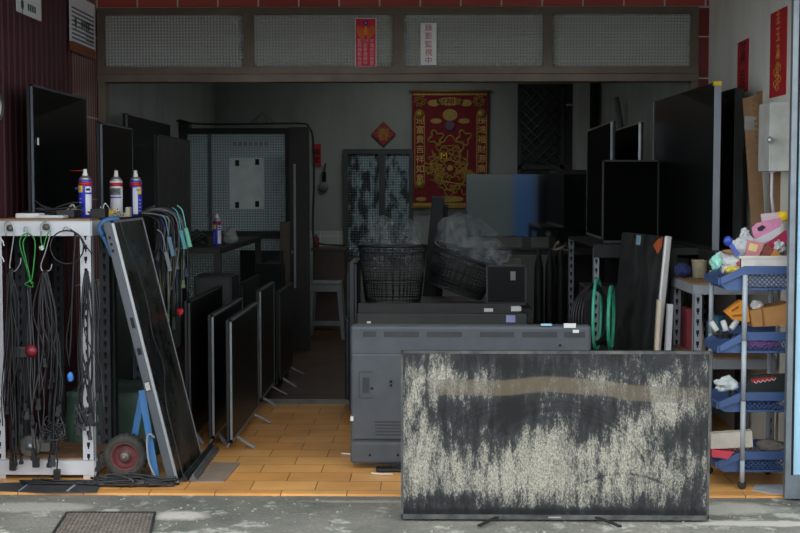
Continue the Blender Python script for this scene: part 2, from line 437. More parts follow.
# left porch wall of maroon ribbed sheet
mb = MB()
y = -.25; pts = []
yt = PX(69, 60, XL).y
while y < yt:
    pts += [(XL, y), (XL, y + .045), (XL + .007, y + .055), (XL + .007, y + .085), (XL, y + .095)]
    y += .105
poly = [(p[0], p[1]) for p in pts]
poly = poly + [(XL - .15, pts[-1][1]), (XL - .15, -.25)]
mb.prism(poly, 'z', 0, 3.3)
struct('wall_left', mb, mat('maroon_ribbed_sheet', '4c2a31', .55, var=.12, scale=3))
struct('wall_left_tiled', MB().box(XL - .15, XL + .004, yt, YO + .1, 0, 3.3), red_tile_mat('narrow_red_tile', .06, .57, True, '6b3236', '612b30', 'yz', (.02, -.33, 0), .0045))
struct('wall_right', MB().box(XR, XR + .15, -.3, YO, 0, 3.3), M_wall_p)
struct('ceiling_porch', MB().box(-3.2, 3.0, -.6, YO + .1, 3.3, 3.45), M_ceil)
struct('wall_upper_front', MB().box(-9, 9, -.75, -.6, 2.62, 7.5), M_wall_p)
struct('wall_front_left', MB().box(-9, XL - .15, -.6, -.3, -.01, 2.95), M_wall_p)
struct('wall_front_right', MB().box(XR + .5, 9, -.6, -.3, -.01, 2.95), M_wall_p)
# lintel with red tiles and the side strip
zt = PY(400, 8.5, YO).z
struct('wall_lintel', MB().box(XL, XR + .02, YO, YO + .14, zt, 3.3), red_tile_mat('red_facade_tile', .2855, .12, True, 'b8524a', 'a84640', 'xz', (.035, -zt + .008, 0), .006))
struct('trim_3', MB().box(XL, XR, YO - .006, YO, zt - .002, zt + .012), mat('pale_grout', 'c4b8b0', .8))
xs0 = PY(697, 100, YO).x
struct('wall_side_strip', MB().box(xs0, XR + .02, YO - .004, YO + .14, 0, zt), red_tile_mat('red_strip_tile', .3, .29, True, '7a2a25', '6c2320', 'xz'))
# inside room
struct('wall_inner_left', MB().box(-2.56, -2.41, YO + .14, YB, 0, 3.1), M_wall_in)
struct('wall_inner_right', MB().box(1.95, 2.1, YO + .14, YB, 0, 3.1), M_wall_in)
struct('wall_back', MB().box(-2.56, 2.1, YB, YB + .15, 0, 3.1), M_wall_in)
struct('wall_pillar', MB().box(PY(577, 100, 7.9).x, PY(590, 100, 7.9).x, 7.9, YB, 0, 3.1), plaster_mat('pale_pillar_plaster', 'a3a8a5', '747876', .3))
struct('ceiling', MB().box(-2.56, 2.1, YO + .14, YB, 3.1, 3.2), M_ceil)
struct('trim_1', MB().box(-2.41, XR - .04, YO + .02, YO + .12, 0, .018).box(-2.41, XR - .04, YO + .05, YO + .06, .018, .03), mat('floor_track_metal', '6a6a66', .4, metal=.6, var=.2))
# pale tiled dado on the back wall
a = PY(311, 231, YB - .02); b = PY(343, 270, YB - .02)
struct('trim_2', MB().box(-2.41, b.x, YB - .015, YB, 0, a.z), red_tile_mat('pale_dado_tile', .2, .2, True, 'a6b4b0', '9aaaa6', 'xz'))

# opposite side of the street, seen only as reflections and as what shades the sky
struct('wall_opposite_houses', MB().box(-9, -1.2, -15.5, -14.7, 0, 2.0).box(2.65, 9, -15.5, -14.7, 0, 2.4), plaster_mat('street_house_render', '3c3f3f', '26292a', .5))
struct('wall_opposite_pale', MB().box(-1.2, 2.15, -15.5, -14.72, 0, 2.2), plaster_mat('street_pale_render', '727e7c', '5c6866', .3))
struct('wall_opposite_blue', MB().box(2.15, 2.65, -15.5, -14.7, 0, 2.2), plaster_mat('street_blue_shutter', '3c6ea8', '305f98', .3))

# added fill lamps shaped as ceiling battens, unseen behind the lintel, brightening the room
for (lx_, ly_, pw_, lab_) in ((-.3, 4.6, 2.3, 'added fill lamp on the shop ceiling nearer the opening'), (-.2, 7.2, 2.5, 'added fill lamp on the shop ceiling near the back wall')):
    lt_ = thing('fill_lamp', lab_, 'lamp', (lx_, ly_, 3.04))
    part('housing', MB().box(-.6, .6, -.04, .04, .02, .06), M_white, lt_)
    tm_ = bpy.data.materials.new('fill_lamp_tube'); tm_.use_nodes = True
    e_ = tm_.node_tree.nodes['Principled BSDF']; e_.inputs['Emission Color'].default_value = (.85, .95, 1, 1); e_.inputs['Emission Strength'].default_value = 1.0
    part('tube', MB().tube([(-.58, 0, 0), (.58, 0, 0)], .014, 10), tm_, lt_)
    ld_ = bpy.data.lights.new('fill_light', 'AREA'); ld_.shape = 'RECTANGLE'; ld_.size = 1.16; ld_.size_y = .05; ld_.energy = pw_; ld_.color = (1, .97, .92)
    lo_ = bpy.data.objects.new('fill_light', ld_); COL.objects.link(lo_); lo_.parent = lt_; lo_.location = (0, 0, -.02)

# transom: bronze aluminium frame with four patterned panes
fr = MB(); zb = PY(400, 82, YO).z; zr = PY(400, 67, YO).z; zg = PY(400, 14.5, YO).z
xl0 = PY(98, 50, YO).x; xr1 = PY(698, 50, YO).x
xi0 = PY(105, 50, YO).x; xi1 = PY(691, 50, YO).x
fr.box(xl0, xr1, YO - .02, YO + .1, zg, zt)
fr.box(xl0, xr1, YO - .045, YO + .1, zb, zb + (zr - zb) * .5)
fr.box(xl0, xr1, YO - .03, YO + .1, zb + (zr - zb) * .5 + .004, zr)
fr.box(xl0, xi0, YO - .02, YO + .1, 0, zg); fr.box(xi1, xr1, YO - .02, YO + .1, 0, zg)
cuts = [(105, 244), (254, 393), (404, 543), (552, 691)]
for (p, q) in ((244, 254), (393, 404), (543, 552)):
    fr.box(PY(p, 40, YO).x, PY(q, 40, YO).x, YO - .02, YO + .08, zr, zg)
fr.box(xl0, xr1, YO - .022, YO - .02, zt - .012, zt + .006)
window = struct('window_1', fr, M_alu)
window['label'] = 'bronze aluminium transom frame over the shop opening'
M_pg = pattern_glass('patterned_transom_glass', 'c2c6c4', .022, .04, None, .86, 1.08)
for i, (p, q) in enumerate(cuts):
    o = struct('window_pane', MB().box(PY(p, 40, YO).x, PY(q, 40, YO).x, YO + .02, YO + .026, zr, zg), M_pg, window)

# ------------------------------------------------------------------ televisions
def make_tv(label, W, H, T=.05, loc=(0, 0, 0), rot=(0, 0, 0), feet=0.0, screen=None, body=None, edge=None, group=None, cat='television', detail=True, footx=.32, ff=.13, bez=.012):
    """screen looks along local -Y; z=0 is the underside of the cabinet (or of the feet)"""
    t = thing('television', label, cat, loc, rot, group)
    z = feet
    b = MB().box(-W / 2, W / 2, -T * .35, T * .25, z, z + H, bev=.006)
    b.box(-W * .36, W * .36, T * .2, T * .75, z + H * .06, z + H * .62, bev=.02)
    cab = part('back_cabinet', b, body or M_black2, t)
    if detail:
        v = MB()
        for k in range(9): v.box(-W * .3 + k * W * .07, -W * .3 + k * W * .07 + W * .045, T * .75, T * .76, z + H * .5, z + H * .515)
        part('vent_slots', v, M_hole, cab)
    f = MB()
    y0, y1 = -T * .35 - .006, -T * .35 + .012
    f.box(-W / 2, W / 2, y0, y1, z + H - bez, z + H); f.box(-W / 2, W / 2, y0, y1, z, z + bez * 1.6)
    f.box(-W / 2, -W / 2 + bez, y0, y1, z, z + H); f.box(W / 2 - bez, W / 2, y0, y1, z, z + H)
    part('bezel', f, edge or M_black, t)
    part('screen', MB().box(-W / 2 + bez, W / 2 - bez, y0 + .002, y0 + .008, z + bez * 1.6, z + H - bez), screen or M_screen, t)
    if feet > 0:
        for s in (-1, 1):
            g = MB(); x = s * W * footx
            g.bar((x, 0, z + .01), (x + s * .03, -ff, .006), .022, .010); g.bar((x, 0, z + .01), (x + s * .01, .04, .006), .022, .010)
            part('foot', g, M_gsteel, t)
    return t

# --- the mud-caked television in front
W, H = 1.425, .785
BY = -.50
t0 = PZ(553, 527)   # roughly under its middle
c0 = PY(553.5, 435, BY)
tvx = c0.x
zt_ = PY(555, 350.5, BY).z; zb_ = PY(555, 519, BY).z
H = zt_ - zb_
W = PY(710, 400, BY).x - PY(401, 400, BY).x
tvx = (PY(710, 400, BY).x + PY(401, 400, BY).x) / 2
big = thing('television', 'big flat television caked in dried mud, standing on the pavement in front', 'television', (tvx, BY, 0), (R(1.0), 0, 0))
cab = part('back_cabinet', MB().box(-W / 2, W / 2, .0, .03, zb_, zt_, bev=.006).box(-W * .36, W * .36, .02, .06, zb_ + .05, zb_ + H * .6, bev=.015), M_black2, big)
v = MB()
for k in range(9): v.box(-W * .3 + k * .09, -W * .3 + k * .09 + .06, .06, .061, zb_ + .4, zb_ + .41)
part('vent_slots', v, M_hole, cab)
f = MB(); bz = .011
f.box(-W / 2, W / 2, -.012, .012, zt_ - .013, zt_); f.box(-W / 2, W / 2, -.012, .012, zb_, zb_ + .022)
f.box(-W / 2, -W / 2 + bz, -.012, .012, zb_, zt_); f.box(W / 2 - bz, W / 2, -.012, .012, zb_, zt_)
bezel = part('bezel', f, mat('dusty_dark_bezel', '3a3c3e', .5, var=.3, dust=.6, dustcol='85857c', scale=14), big)
part('maker_badge', MB().box(-.03, .03, -.0135, -.012, zb_ + .008, zb_ + .014), mat('pale_badge', '9a9b98', .4), bezel)
for s, x in ((-1, -.26), (1, .19)):
    g = MB(); g.bar((x, 0, zb_ + .012), (x + s * .10, -.14, .004), .016, .008); g.bar((x, 0, zb_ + .012), (x + s * .1, .14, .004), .022, .012)
    part('foot', g, M_black, big)
# screen with a dried-mud thickness map held per point
NX, NZ = 240, 130
def gs(x, z, cx, cz, rx, rz, a=0):
    dx, dz = x - cx, z - cz
    ca, sa = math.cos(R(a)), math.sin(R(a))
    u = (dx * ca + dz * sa) / rx; q = (-dx * sa + dz * ca) / rz
    return math.exp(-(u * u + q * q))
def mud(u, v):      # u 0..1 left to right, v 0..1 top to bottom
    x = 401 + u * 309; y = 350 + v * 170
    d = .30
    d += .42 * gs(x, y, 415, 430, 26, 75)
    d += .40 * gs(x, y, 445, 375, 22, 30)
    d += .34 * gs(x, y, 470, 480, 75, 34)
    d += .25 * gs(x, y, 560, 492, 90, 26)
    d += .42 * gs(x, y, 545, 440, 26, 34, 0)
    d += .34 * gs(x, y, 483, 385, 13, 26)
    d += .44 * gs(x, y, 640, 430, 75, 20, -24)
    d += .34 * gs(x, y, 668, 400, 12, 26, -20)
    d += .22 * gs(x, y, 690, 365, 24, 14)
    d += .22 * gs(x, y, 600, 380, 50, 20)
    d += .16 * gs(x, y, 690, 470, 30, 50)
    d += .18 * gs(x, y, 620, 480, 60, 30)
    d += .2 * gs(x, y, 650, 470, 45, 30) + .2 * gs(x, y, 520, 470, 60, 24)
    d -= .32 * gs(x, y, 515, 412, 36, 20)
    d -= .30 * gs(x, y, 440, 410, 18, 14)
    d -= .24 * gs(x, y, 590, 425, 20, 18)
    d -= .22 * gs(x, y, 530, 365, 40, 14)
    d -= .34 * gs(x, y, 678, 430, 22, 16)
    d -= .30 * gs(x, y, 455, 505, 40, 7)
    d -= .5 * gs(x, y, 540, 517, 200, 4)
    d -= .25 * gs(x, y, 470, 357, 40, 8)
    # wiping arcs left by a hand or cloth
    for (cx, cy, r, a0, a1, wd, st) in ((560, 505, 96, -135, -25, .9, .22), (562, 508, 102, -130, -30, .9, .18), (556, 512, 112, -125, -45, 1.0, .16), (560, 505, 89, -130, -60, .8, .14), (625, 560, 84, -118, -58, 1.0, .2), (500, 470, 60, -150, -80, .9, .16), (503, 474, 70, -150, -70, .9, .14)):
        rr = math.hypot(x - cx, y - cy); an = math.degrees(math.atan2(y - cy, x - cx))
        if a0 < an < a1: d -= st * math.exp(-((rr - r) / wd) ** 2)
    return max(0, min(1, d))
def band(u, v):  # tan reflection on the glass, painted in as a colour band
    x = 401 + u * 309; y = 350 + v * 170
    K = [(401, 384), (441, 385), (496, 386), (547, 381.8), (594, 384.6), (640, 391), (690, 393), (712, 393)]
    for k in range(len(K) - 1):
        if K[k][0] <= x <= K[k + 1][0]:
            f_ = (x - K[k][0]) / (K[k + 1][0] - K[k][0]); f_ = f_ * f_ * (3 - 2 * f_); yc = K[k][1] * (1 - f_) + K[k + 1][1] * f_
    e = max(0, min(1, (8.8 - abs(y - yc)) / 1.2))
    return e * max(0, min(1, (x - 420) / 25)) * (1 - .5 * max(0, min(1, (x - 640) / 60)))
vs = []; fs = []; dm = []; bd = []
w2 = W - 2 * bz; z0 = zb_ + .022; h2 = zt_ - .013 - z0
for j in range(NZ + 1):
    for i in range(NX + 1):
        u = i / NX; q = j / NZ
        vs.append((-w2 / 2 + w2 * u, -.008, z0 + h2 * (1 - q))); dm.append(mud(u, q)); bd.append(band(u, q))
for j in range(NZ):
    for i in range(NX):
        a = j * (NX + 1) + i; fs.append((a, a + 1, a + NX + 2, a + NX + 1))
n0 = len(vs)
for p in ((-w2 / 2, -.001, z0), (w2 / 2, -.001, z0), (w2 / 2, -.001, z0 + h2), (-w2 / 2, -.001, z0 + h2)): vs.append(p); dm.append(0); bd.append(0)
fs.append((n0, n0 + 1, n0 + 2, n0 + 3))
me = bpy.data.meshes.new('screen'); me.from_pydata(vs, [], fs)
at = me.attributes.new('mud_thickness', 'FLOAT', 'POINT'); at.data.foreach_set('value', dm)
at = me.attributes.new('reflection_band', 'FLOAT', 'POINT'); at.data.foreach_set('value', bd)
ms = bpy.data.materials.new('mud_caked_screen'); ms.use_nodes = True
n = ms.node_tree; b = n.nodes['Principled BSDF']; L = n.links.new
tcn = n.nodes.new('ShaderNodeTexCoord')
def ntex(scale, sc, det=8, rg=.65):
    mp = n.nodes.new('ShaderNodeMapping'); mp.inputs['Scale'].default_value = sc; L(tcn.outputs['Object'], mp.inputs[0])
    a = n.nodes.new('ShaderNodeTexNoise'); a.inputs['Scale'].default_value = scale; a.inputs['Detail'].default_value = det; a.inputs['Roughness'].default_value = rg
    L(mp.outputs[0], a.inputs['Vector']); return a.outputs['Fac']
def mth(op, a, c, d=None):
    q = n.nodes.new('ShaderNodeMath'); q.operation = op
    for i, k in enumerate((a, c, d)):
        if k is None: continue
        if isinstance(k, (int, float)): q.inputs[i].default_value = k
        else: L(k, q.inputs[i])
    return q.outputs[0]
aD = n.nodes.new('ShaderNodeAttribute'); aD.attribute_name = 'mud_thickness'
aB = n.nodes.new('ShaderNodeAttribute'); aB.attribute_name = 'reflection_band'
streak = ntex(26, (1, 1, .22), 8, .75); fine = ntex(150, (1, 1, .5), 4, .8); grain = ntex(330, (1, 1, .7), 2, .6); med = ntex(12, (1, 1, .5), 12, .8)
nn = mth('ADD', mth('ADD', mth('MULTIPLY', streak, .62), mth('MULTIPLY', fine, .33)), mth('MULTIPLY', med, .5))   # ~ .52 mean
v1 = mth('SUBTRACT', mth('ADD', nn, mth('MULTIPLY', mth('SUBTRACT', aD.outputs['Fac'], .5), .36)), .234)
mr = n.nodes.new('ShaderNodeMapRange'); mr.inputs['From Min'].default_value = .49; mr.inputs['From Max'].default_value = .61; L(v1, mr.inputs[0])
film = n.nodes.new('ShaderNodeMapRange'); film.inputs['From Min'].default_value = .33; film.inputs['From Max'].default_value = .62; film.inputs['To Max'].default_value = .24; L(v1, film.inputs[0])
mud_c = n.nodes.new('ShaderNodeMixRGB'); mud_c.inputs[1].default_value = lin('55544e') + (1,); mud_c.inputs[2].default_value = lin('b6b2a2') + (1,)
mg_ = n.nodes.new('ShaderNodeMapRange'); mg_.inputs['From Min'].default_value = .38; mg_.inputs['From Max'].default_value = .6; L(mth('ADD', mth('MULTIPLY', grain, .5), mth('MULTIPLY', fine, .5)), mg_.inputs[0]); L(mg_.outputs[0], mud_c.inputs[0])
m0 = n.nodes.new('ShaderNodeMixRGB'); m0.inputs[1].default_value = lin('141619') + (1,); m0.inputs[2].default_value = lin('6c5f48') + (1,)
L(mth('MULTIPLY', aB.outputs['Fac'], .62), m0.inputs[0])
mF = n.nodes.new('ShaderNodeMixRGB'); mF.inputs[2].default_value = lin('7f8284') + (1,); L(film.outputs[0], mF.inputs[0]); L(m0.outputs[0], mF.inputs[1])
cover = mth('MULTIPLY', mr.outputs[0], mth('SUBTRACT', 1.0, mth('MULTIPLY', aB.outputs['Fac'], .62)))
m1 = n.nodes.new('ShaderNodeMixRGB'); L(cover, m1.inputs[0]); L(mF.outputs[0], m1.inputs[1]); L(mud_c.outputs[0], m1.inputs[2])
L(m1.outputs[0], b.inputs['Base Color'])
L(mth('ADD', mth('MULTIPLY', cover, .5), .34), b.inputs['Roughness'])
bp = n.nodes.new('ShaderNodeBump'); bp.inputs['Strength'].default_value = .6; bp.inputs['Distance'].default_value = .004; L(cover, bp.inputs['Height']); L(bp.outputs[0], b.inputs['Normal'])
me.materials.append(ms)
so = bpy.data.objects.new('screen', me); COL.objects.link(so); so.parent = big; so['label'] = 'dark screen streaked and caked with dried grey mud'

# --- the slate grey television seen from behind
Yg = .58
xl = PY(350.5, 400, Yg).x; xr = PY(591, 400, Yg).x; zt2 = PY(450, 325, Yg).z; zb2 = PY(380, 463, Yg).z
cx = (xl + xr) / 2; Wg = xr - xl; Hg = zt2 - zb2
g = thing('television', 'slate grey television turned back-side out behind the muddy one', 'television', (cx, Yg, 0))
b_ = MB(); 
b_.box(-Wg / 2, Wg / 2, .0, .075, zb2, zt2, bev=.022)
b_.box(-Wg / 2 + .0, Wg / 2 - .0, -.028, .05, zb2 + .0, zb2 + .125, bev=.016)          # lower ledge
b_.box(-Wg / 2 + .006, Wg / 2 - .006, -.012, .05, zb2 + .13, zt2 - .155, bev=.012)      # middle slab
b_.box(-.28, .28, -.04, .02, zb2 + .17, zt2 - .2, bev=.02)
cb = part('back_cabinet', b_, M_greytv, g)
s_ = MB()
for (p, q) in ((363, 376), (384, 419), (427, 462), (480, 514), (522, 557), (564, 585)):
    s_.box(PY(p, 330, Yg).x - cx, PY(q, 330, Yg).x - cx, -.003, .01, PY(400, 337, Yg).z, PY(400, 331.5, Yg).z)
for k in range(5):
    zz = PY(400, 422 + k * 3.2, Yg).z; s_.box(PY(375, 400, Yg).x - cx, PY(400, 400, Yg).x - cx + .3, -.015, .0, zz, zz + .006)
part('vent_slots', s_, mat('vent_grey', '33373d', .7), cb)
r_ = MB(); xa = PY(359, 400, Yg).x - cx; xb = PY(373, 400, Yg).x - cx; za = PY(400, 398, Yg).z; zc = PY(400, 372, Yg).z
r_.box(xa, xb, -.0145, 0, zc, zc + .003).box(xa, xa + .003, -.0145, 0, za, zc).box(xa, xb, -.0145, 0, za, za + .003)
r_.box(xa + .02, xb - .02, -.0142, 0, za + .03, zc - .03)
part('port_recess', r_, mat('recess_grey', '30343a', .7), cb)
hl = MB()
for (p, q) in ((370, 454), (398, 454), (372, 388), (391, 381), (391, 385), (560, 345)):
    P_ = PY(p, q, Yg); hl.lathe([(.007, 0), (.007, .006)], (0, 0, 0), 10, Matrix.Translation((P_.x - cx, -.030 if q > 440 else -.018, P_.z)) @ Matrix.Rotation(R(-90), 4, 'X'))
part('screw_hole', hl, M_hole, cb)
part('screen', MB().box(-Wg / 2 + .01, Wg / 2 - .01, .075, .08, zb2 + .01, zt2 - .01), M_screen, g)
for s in (-1, 1):
    q = MB(); x = s * .38 
    q.box(x - .14, x + .14, -.10, -.02, .0, .02, bev=.008).box(x - .05, x + .05, -.03, .05, .01, zb2 + .01)
    part('stand_foot', q, M_black, g)
for (p, q, p2, q2, nm) in ((564, 323.5, 576, 328, 'barcode_label'), (541, 323.8, 552, 326, 'blue_tape'), (573, 330, 579, 333, 'paper_label')):
    A = PY(p, q, Yg - .01); B = PY(p2, q2, Yg - .01)
    part(nm, MB().box(A.x - cx, B.x - cx, -.004, .002, B.z, A.z), mat('pale_blue_tape', '8fb6cf', .6) if nm == 'blue_tape' else M_paper, g)
A = PY(351, 417, Yg); part('paper_label', MB().box(A.x - cx - .002, A.x - cx + .014, -.014, .0, A.z - .02, A.z + .006), M_paper, g)

# --- two black televisions standing behind it, tops showing
for (pxl, pxr, pyt, Y, lab) in ((357, 527, 313, 1.72, 'black television just behind the slate grey one, blue label at its right end'),
                                (358, 520, 303, 2.15, 'black television in the middle, second one behind the slate grey back')):
    A = PY(pxl, pyt, Y); B = PY(pxr, pyt, Y)
    tv = make_tv(lab, B.x - A.x, A.z - .07, .06, ((A.x + B.x) / 2, Y, 0), (0, 0, PI), feet=.07, body=M_dgrey, screen=M_screen)
    sg = -1
    for (p, q, p2, q2) in ([(506, 315, 515, 322), (367, 321, 371, 323)] if pyt == 313 else [(484, 308, 493, 311.5), (511, 306, 521, 311)]):
        C = PY(p, q, Y); D_ = PY(p2, q2, Y); cxx = (A.x + B.x) / 2
        part('paper_label', MB().box(-(C.x - cxx), -(D_.x - cxx), .0145, .018, D_.z, C.z), mat('violet_label', '8d95c9', .6) if p == 506 else M_paper, tv)

# --- left row of televisions on the floor, screens towards the right
def floor_tv(px, py, W, X, label, feetz=.07, T=.05, edge=None, screen=None, lean=0, yaw=90, ff=.13):
    """px, py: picture place of the near top corner"""
    N = PX(px, py, X)
    a = R(yaw)
    # near edge at local x=-W/2 for yaw 90
    d = Vector((math.cos(a), math.sin(a), 0))
    c = Vector((N.x, N.y, 0)) + d * (W / 2)
    return make_tv(label, W, N.z - feetz, T, (c.x, c.y, 0), (0, R(0), a), feet=feetz, edge=edge, screen=screen, ff=ff)
E_thin = mat('thin_metal_edge', '7d8286', .4, metal=.5, var=.15)
floor_tv(186, 301, 1.23, -1.40, 'black television on the tiles, furthest left of the near row, right behind the leaning one', edge=M_dgrey, ff=.06)
floor_tv(209.5, 315, 1.23, -1.265, 'black television in the middle of the near floor row with a thin grey edge', edge=E_thin, ff=.06)
floor_tv(227.5, 320, 1.2, -1.14, 'black television on the tiles nearest the walkway, grey metal feet', edge=E_thin)
floor_tv(257.5, 290, .8, -1.16, 'black television further inside along the walkway, white corner at its top', edge=E_thin)
floor_tv(277, 292, .97, -1.13, 'black television innermost of those along the walkway', edge=M_black)
floor_tv(240, 283, .97, -1.40, 'black television between the first row and the glass door, pale label on its corner', edge=M_black)
cn = PX(256.5, 289, -1.15); 
# grey backed sets further in
for (p, q, p2, Y, lab) in ((262, 264, 287, 4.9, 'grey-backed television standing in the dark row near the wooden door post'),
                           (245, 251, 285, 5.5, 'dim television standing below the patterned glass door')):
    A = PY(p, q, Y); B = PY(p2, q, Y)
    make_tv(lab, (B.x - A.x) * 1.25, A.z - .05, .06, ((A.x + B.x) / 2 - .05, Y + .1, 0), (0, 0, R(152)), feet=.05, body=M_dgrey)

# --- tall television leaning sideways against the white shelf
A = PZ(178, 485, 0); LL = 1.445
# local frame: long side runs up the lean, short side runs into the shop
top = PY(112, 221, A.y)
ang = math.atan2(A.x - top.x, top.z)
lt = thing('television', 'tall television stood on end, leaning left against the white shelf, hairline cables on its screen', 'television', (A.x + .003, A.y, 0.002), (0, -ang, 0))
Lh = top.z / math.cos(ang); Dp = PZ(208, 457, 0).y - A.y
cb = part('back_cabinet', MB().box(-.055, -.008, .0, Dp, 0, Lh, bev=.008).box(-.10, -.05, .17, Dp - .12, .3, Lh - .35, bev=.02), M_greytv, lt)
hh = MB()
for k in range(3): hh.box(-.042, -.030, -.002, .004, Lh - .09 - k * .035, Lh - .075 - k * .035)
hh.box(-.036, -.02, -.002, .004, Lh * .60, Lh * .64); hh.box(-.040, -.02, -.002, .004, Lh * .50, Lh * .525)
part('screw_hole', hh, M_hole, cb)
q = MB().box(-.045, -.018, -.0015, .001, Lh * .36, Lh * .40); part('rating_label', q, M_black, cb)
q = MB()
for k in range(4): q.box(-.043 + k * .006, -.040 + k * .006, -.0022, .001, Lh * .365, Lh * .395)
part('label_print', q, M_paper, cb)
f = MB()
f.box(-.010, .004, 0, .014, 0, Lh).box(-.010, .004, Dp - .01, Dp, 0, Lh).box(-.01, .004, 0, Dp, 0, .01).box(-.01, .004, 0, Dp, Lh - .012, Lh)
part('bezel', f, M_silver, lt, 'silver edge')
part('screen', MB().box(-.008, .001, .014, Dp - .01, .01, Lh - .012), M_screen_d, lt)
# thin cable over its screen
def on_lt(y, z, off=.012):
    return Matrix.Rotation(-ang, 4, 'Y') @ Vector((off, y, z)) + lt.location
pts = [on_lt(.10, Lh + .005), on_lt(.12, Lh * .93), on_lt(.22, Lh * .8), on_lt(.26, Lh * .66), on_lt(.2, Lh * .55), on_lt(.27, Lh * .42), on_lt(.12, Lh * .3), on_lt(.10, Lh * .12), on_lt(.06, .02, .02)]
single('thin_cable', MB().tube(smooth(pts, 6), .0022, 5), M_cable2, 'thin grey cable trailing down the screen of the leaning television', 'cable')

# --- televisions on the left wall shelf and inside left
def wall_tv(px, py, px2, X, H, label, yaw=90, T=.05, edge=None, screen=None, X2=None, body=None):
    """screen looks to +X for yaw near 90; px: near edge, px2: far edge"""
    N = PX(px, py, X); F = PX(px2, py, X2 if X2 is not None else X)
    d = Vector((F.x - N.x, F.y - N.y, 0)); Wd = d.length; a = math.atan2(d.y, d.x)
    c = Vector((N.x, N.y, 0)) + d / 2
    if H < 0: H = N.z + H
    return make_tv(label, Wd, H, T, (c.x, c.y, N.z - H), (0, 0, a), edge=edge, screen=screen, body=body)
ZS = PY(45, 219, .30).z      # top of the shelf boards at the left
ZW = PY(215, 245, 3.5).z      # top of the workbench inside on the left
E_blue = mat('blue_grey_edge', '4d5560', .4, var=.15)
tvA = wall_tv(28, 84, 83, -2.17, -(ZS + .001), 'black television on the white shelf against the maroon wall, small white tag on its edge', edge=E_blue)
part('paper_tag', MB().box(-.5, -.49, -.03, -.024, .4, .44), M_paper, tvA)
wall_tv(98, 122, 129, -1.93, -(ZS + .001), 'smaller black television on the shelf behind the spray cans', edge=E_blue)
wall_tv(124, 113, 168, -2.26, -(ZW + .001), 'large black television on the left just inside the shop, highest behind the cans', edge=E_thin)
wall_tv(155, 134, 187, -1.86, -(ZW + .001), 'grey-looking television further inside, left of the patterned glass door', screen=mat('grey_film_screen', '2b3032', .4, dust=.2), edge=M_dgrey)
wall_tv(130, 143, 150, -2.13, -(ZW + .001), 'dark television tucked between the two taller ones behind the spray cans', edge=M_black)

# --- right hand televisions
tvR = None
def right_tv(px, py, X, px2, X2, H, label, edge=None, screen=None, T=.05, lean=0, body=None, bez=.012):
    """screen looks to -X; near edge px, far edge px2"""
    N = PX(px, py, X); F = PX(px2, py, X2)
    if H < 0: H = N.z + H
    d = Vector((N.x - F.x, N.y - F.y, 0)); Wd = d.length; a = math.atan2(d.y, d.x)
    c = Vector(((N.x + F.x) / 2, (N.y + F.y) / 2, N.z - H))
    return make_tv(label, Wd, H, T, c, (0, 0, a), edge=edge, screen=screen, body=body, bez=bez), N, F
tvR, N, F = right_tv(719, 82, 1.70, 657, 1.645, .975, 'very large television on the right with a bright silver edge and yellow corner tape', edge=M_black, screen=M_screen_m, bez=.012)
Wd = math.hypot(N.x - F.x, N.y - F.y)
part('edge_trim', MB().box(Wd / 2 - .004, Wd / 2 + .001, -.026, .014, 0, .975), mat('bright_silver_edge', '9aa1ab', .3, metal=.6, var=.05), tvR, 'bright silver near edge')
part('far_trim', MB().box(-Wd / 2, -Wd / 2 + .012, -.026, -.023, 0, .975), MATS['bright_silver_edge'], tvR)
part('corner_tape', MB().box(Wd / 2 - .022, Wd / 2 + .003, -.03, .016, .955, .979), M_yellow, tvR, 'yellow corner tape')
tvR2, N2, F2 = right_tv(741, 88, 1.90, 715, 1.88, -(N.z - .975), 'thick dark television behind the very large one, close to the plaster wall', body=M_dgrey, edge=M_dgrey, T=.09)
shelf_z = PY(630, 243, 2.62).z
tvb, Nb, Fb = right_tv(642, 122, 1.56, 616, 1.57, -(shelf_z + .001), 'television with a bright thin edge on the inner right shelf', edge=M_silver, screen=M_screen_in)
tva, Na, Fa = right_tv(614, 121, 1.34, 590, 1.36, -(shelf_z + .001), 'television left of the bright-edged one on the inner right shelf, top tilting away', edge=E_thin, screen=M_screen_in)
# frontal black set in front of them
A = PY(602, 160, 2.62); B = PY(658, 243, 2.62)
make_tv('square-looking black television facing out on the inner right shelf', B.x - A.x, A.z - B.z, .05, ((A.x + B.x) / 2, 2.62, B.z), (0, 0, 0), edge=M_black, screen=M_screen_in)
shelf_z = B.z

# dark set on end in the right middle, silver edge, orange and blue stickers
Np = PX(666, 236, 1.43); Fp = PX(621, 235, 1.29)
bN = PZ(645, 420, 0)
d = Vector((Np.x - Fp.x, Np.y - Fp.y, 0)); Wd = d.length; a = math.atan2(d.y, d.x)
c = (Np + Fp) / 2
tl = thing('television', 'dark television stood on end in the right middle, wide silver edge, orange and blue stickers', 'television', (c.x - .10, c.y, 0), (R(-5), 0, a))
part('back_cabinet', MB().box(-Wd / 2, Wd / 2 - .03, .006, .05, 0, Np.z, bev=.006), M_black2, tl)
part('screen', MB().box(-Wd / 2, Wd / 2 - .03, .0, .006, 0.005, Np.z - .005), mat('dusty_black_panel', '1c1f24', .5, dust=.25), tl)
part('edge_trim', MB().box(Wd / 2 - .03, Wd / 2, -.008, .034, 0, Np.z + .004, bev=.01), mat('pale_satin_silver', 'd2d4d2', .35, metal=.3, var=.04), tl, 'wide silver edge')
part('sticker', MB().add([(Wd / 2 - .22, -.003, Np.z - .06), (Wd / 2 - .12, -.003, Np.z - .11), (Wd / 2 - .06, -.003, Np.z - .06), (Wd / 2 - .06, -.003, Np.z - .005), (Wd / 2 - .14, -.003, Np.z - .02)], [(0, 1, 2, 3, 4)]), mat('orange_sticker', 'c8643c', .6), tl, 'orange sticker')
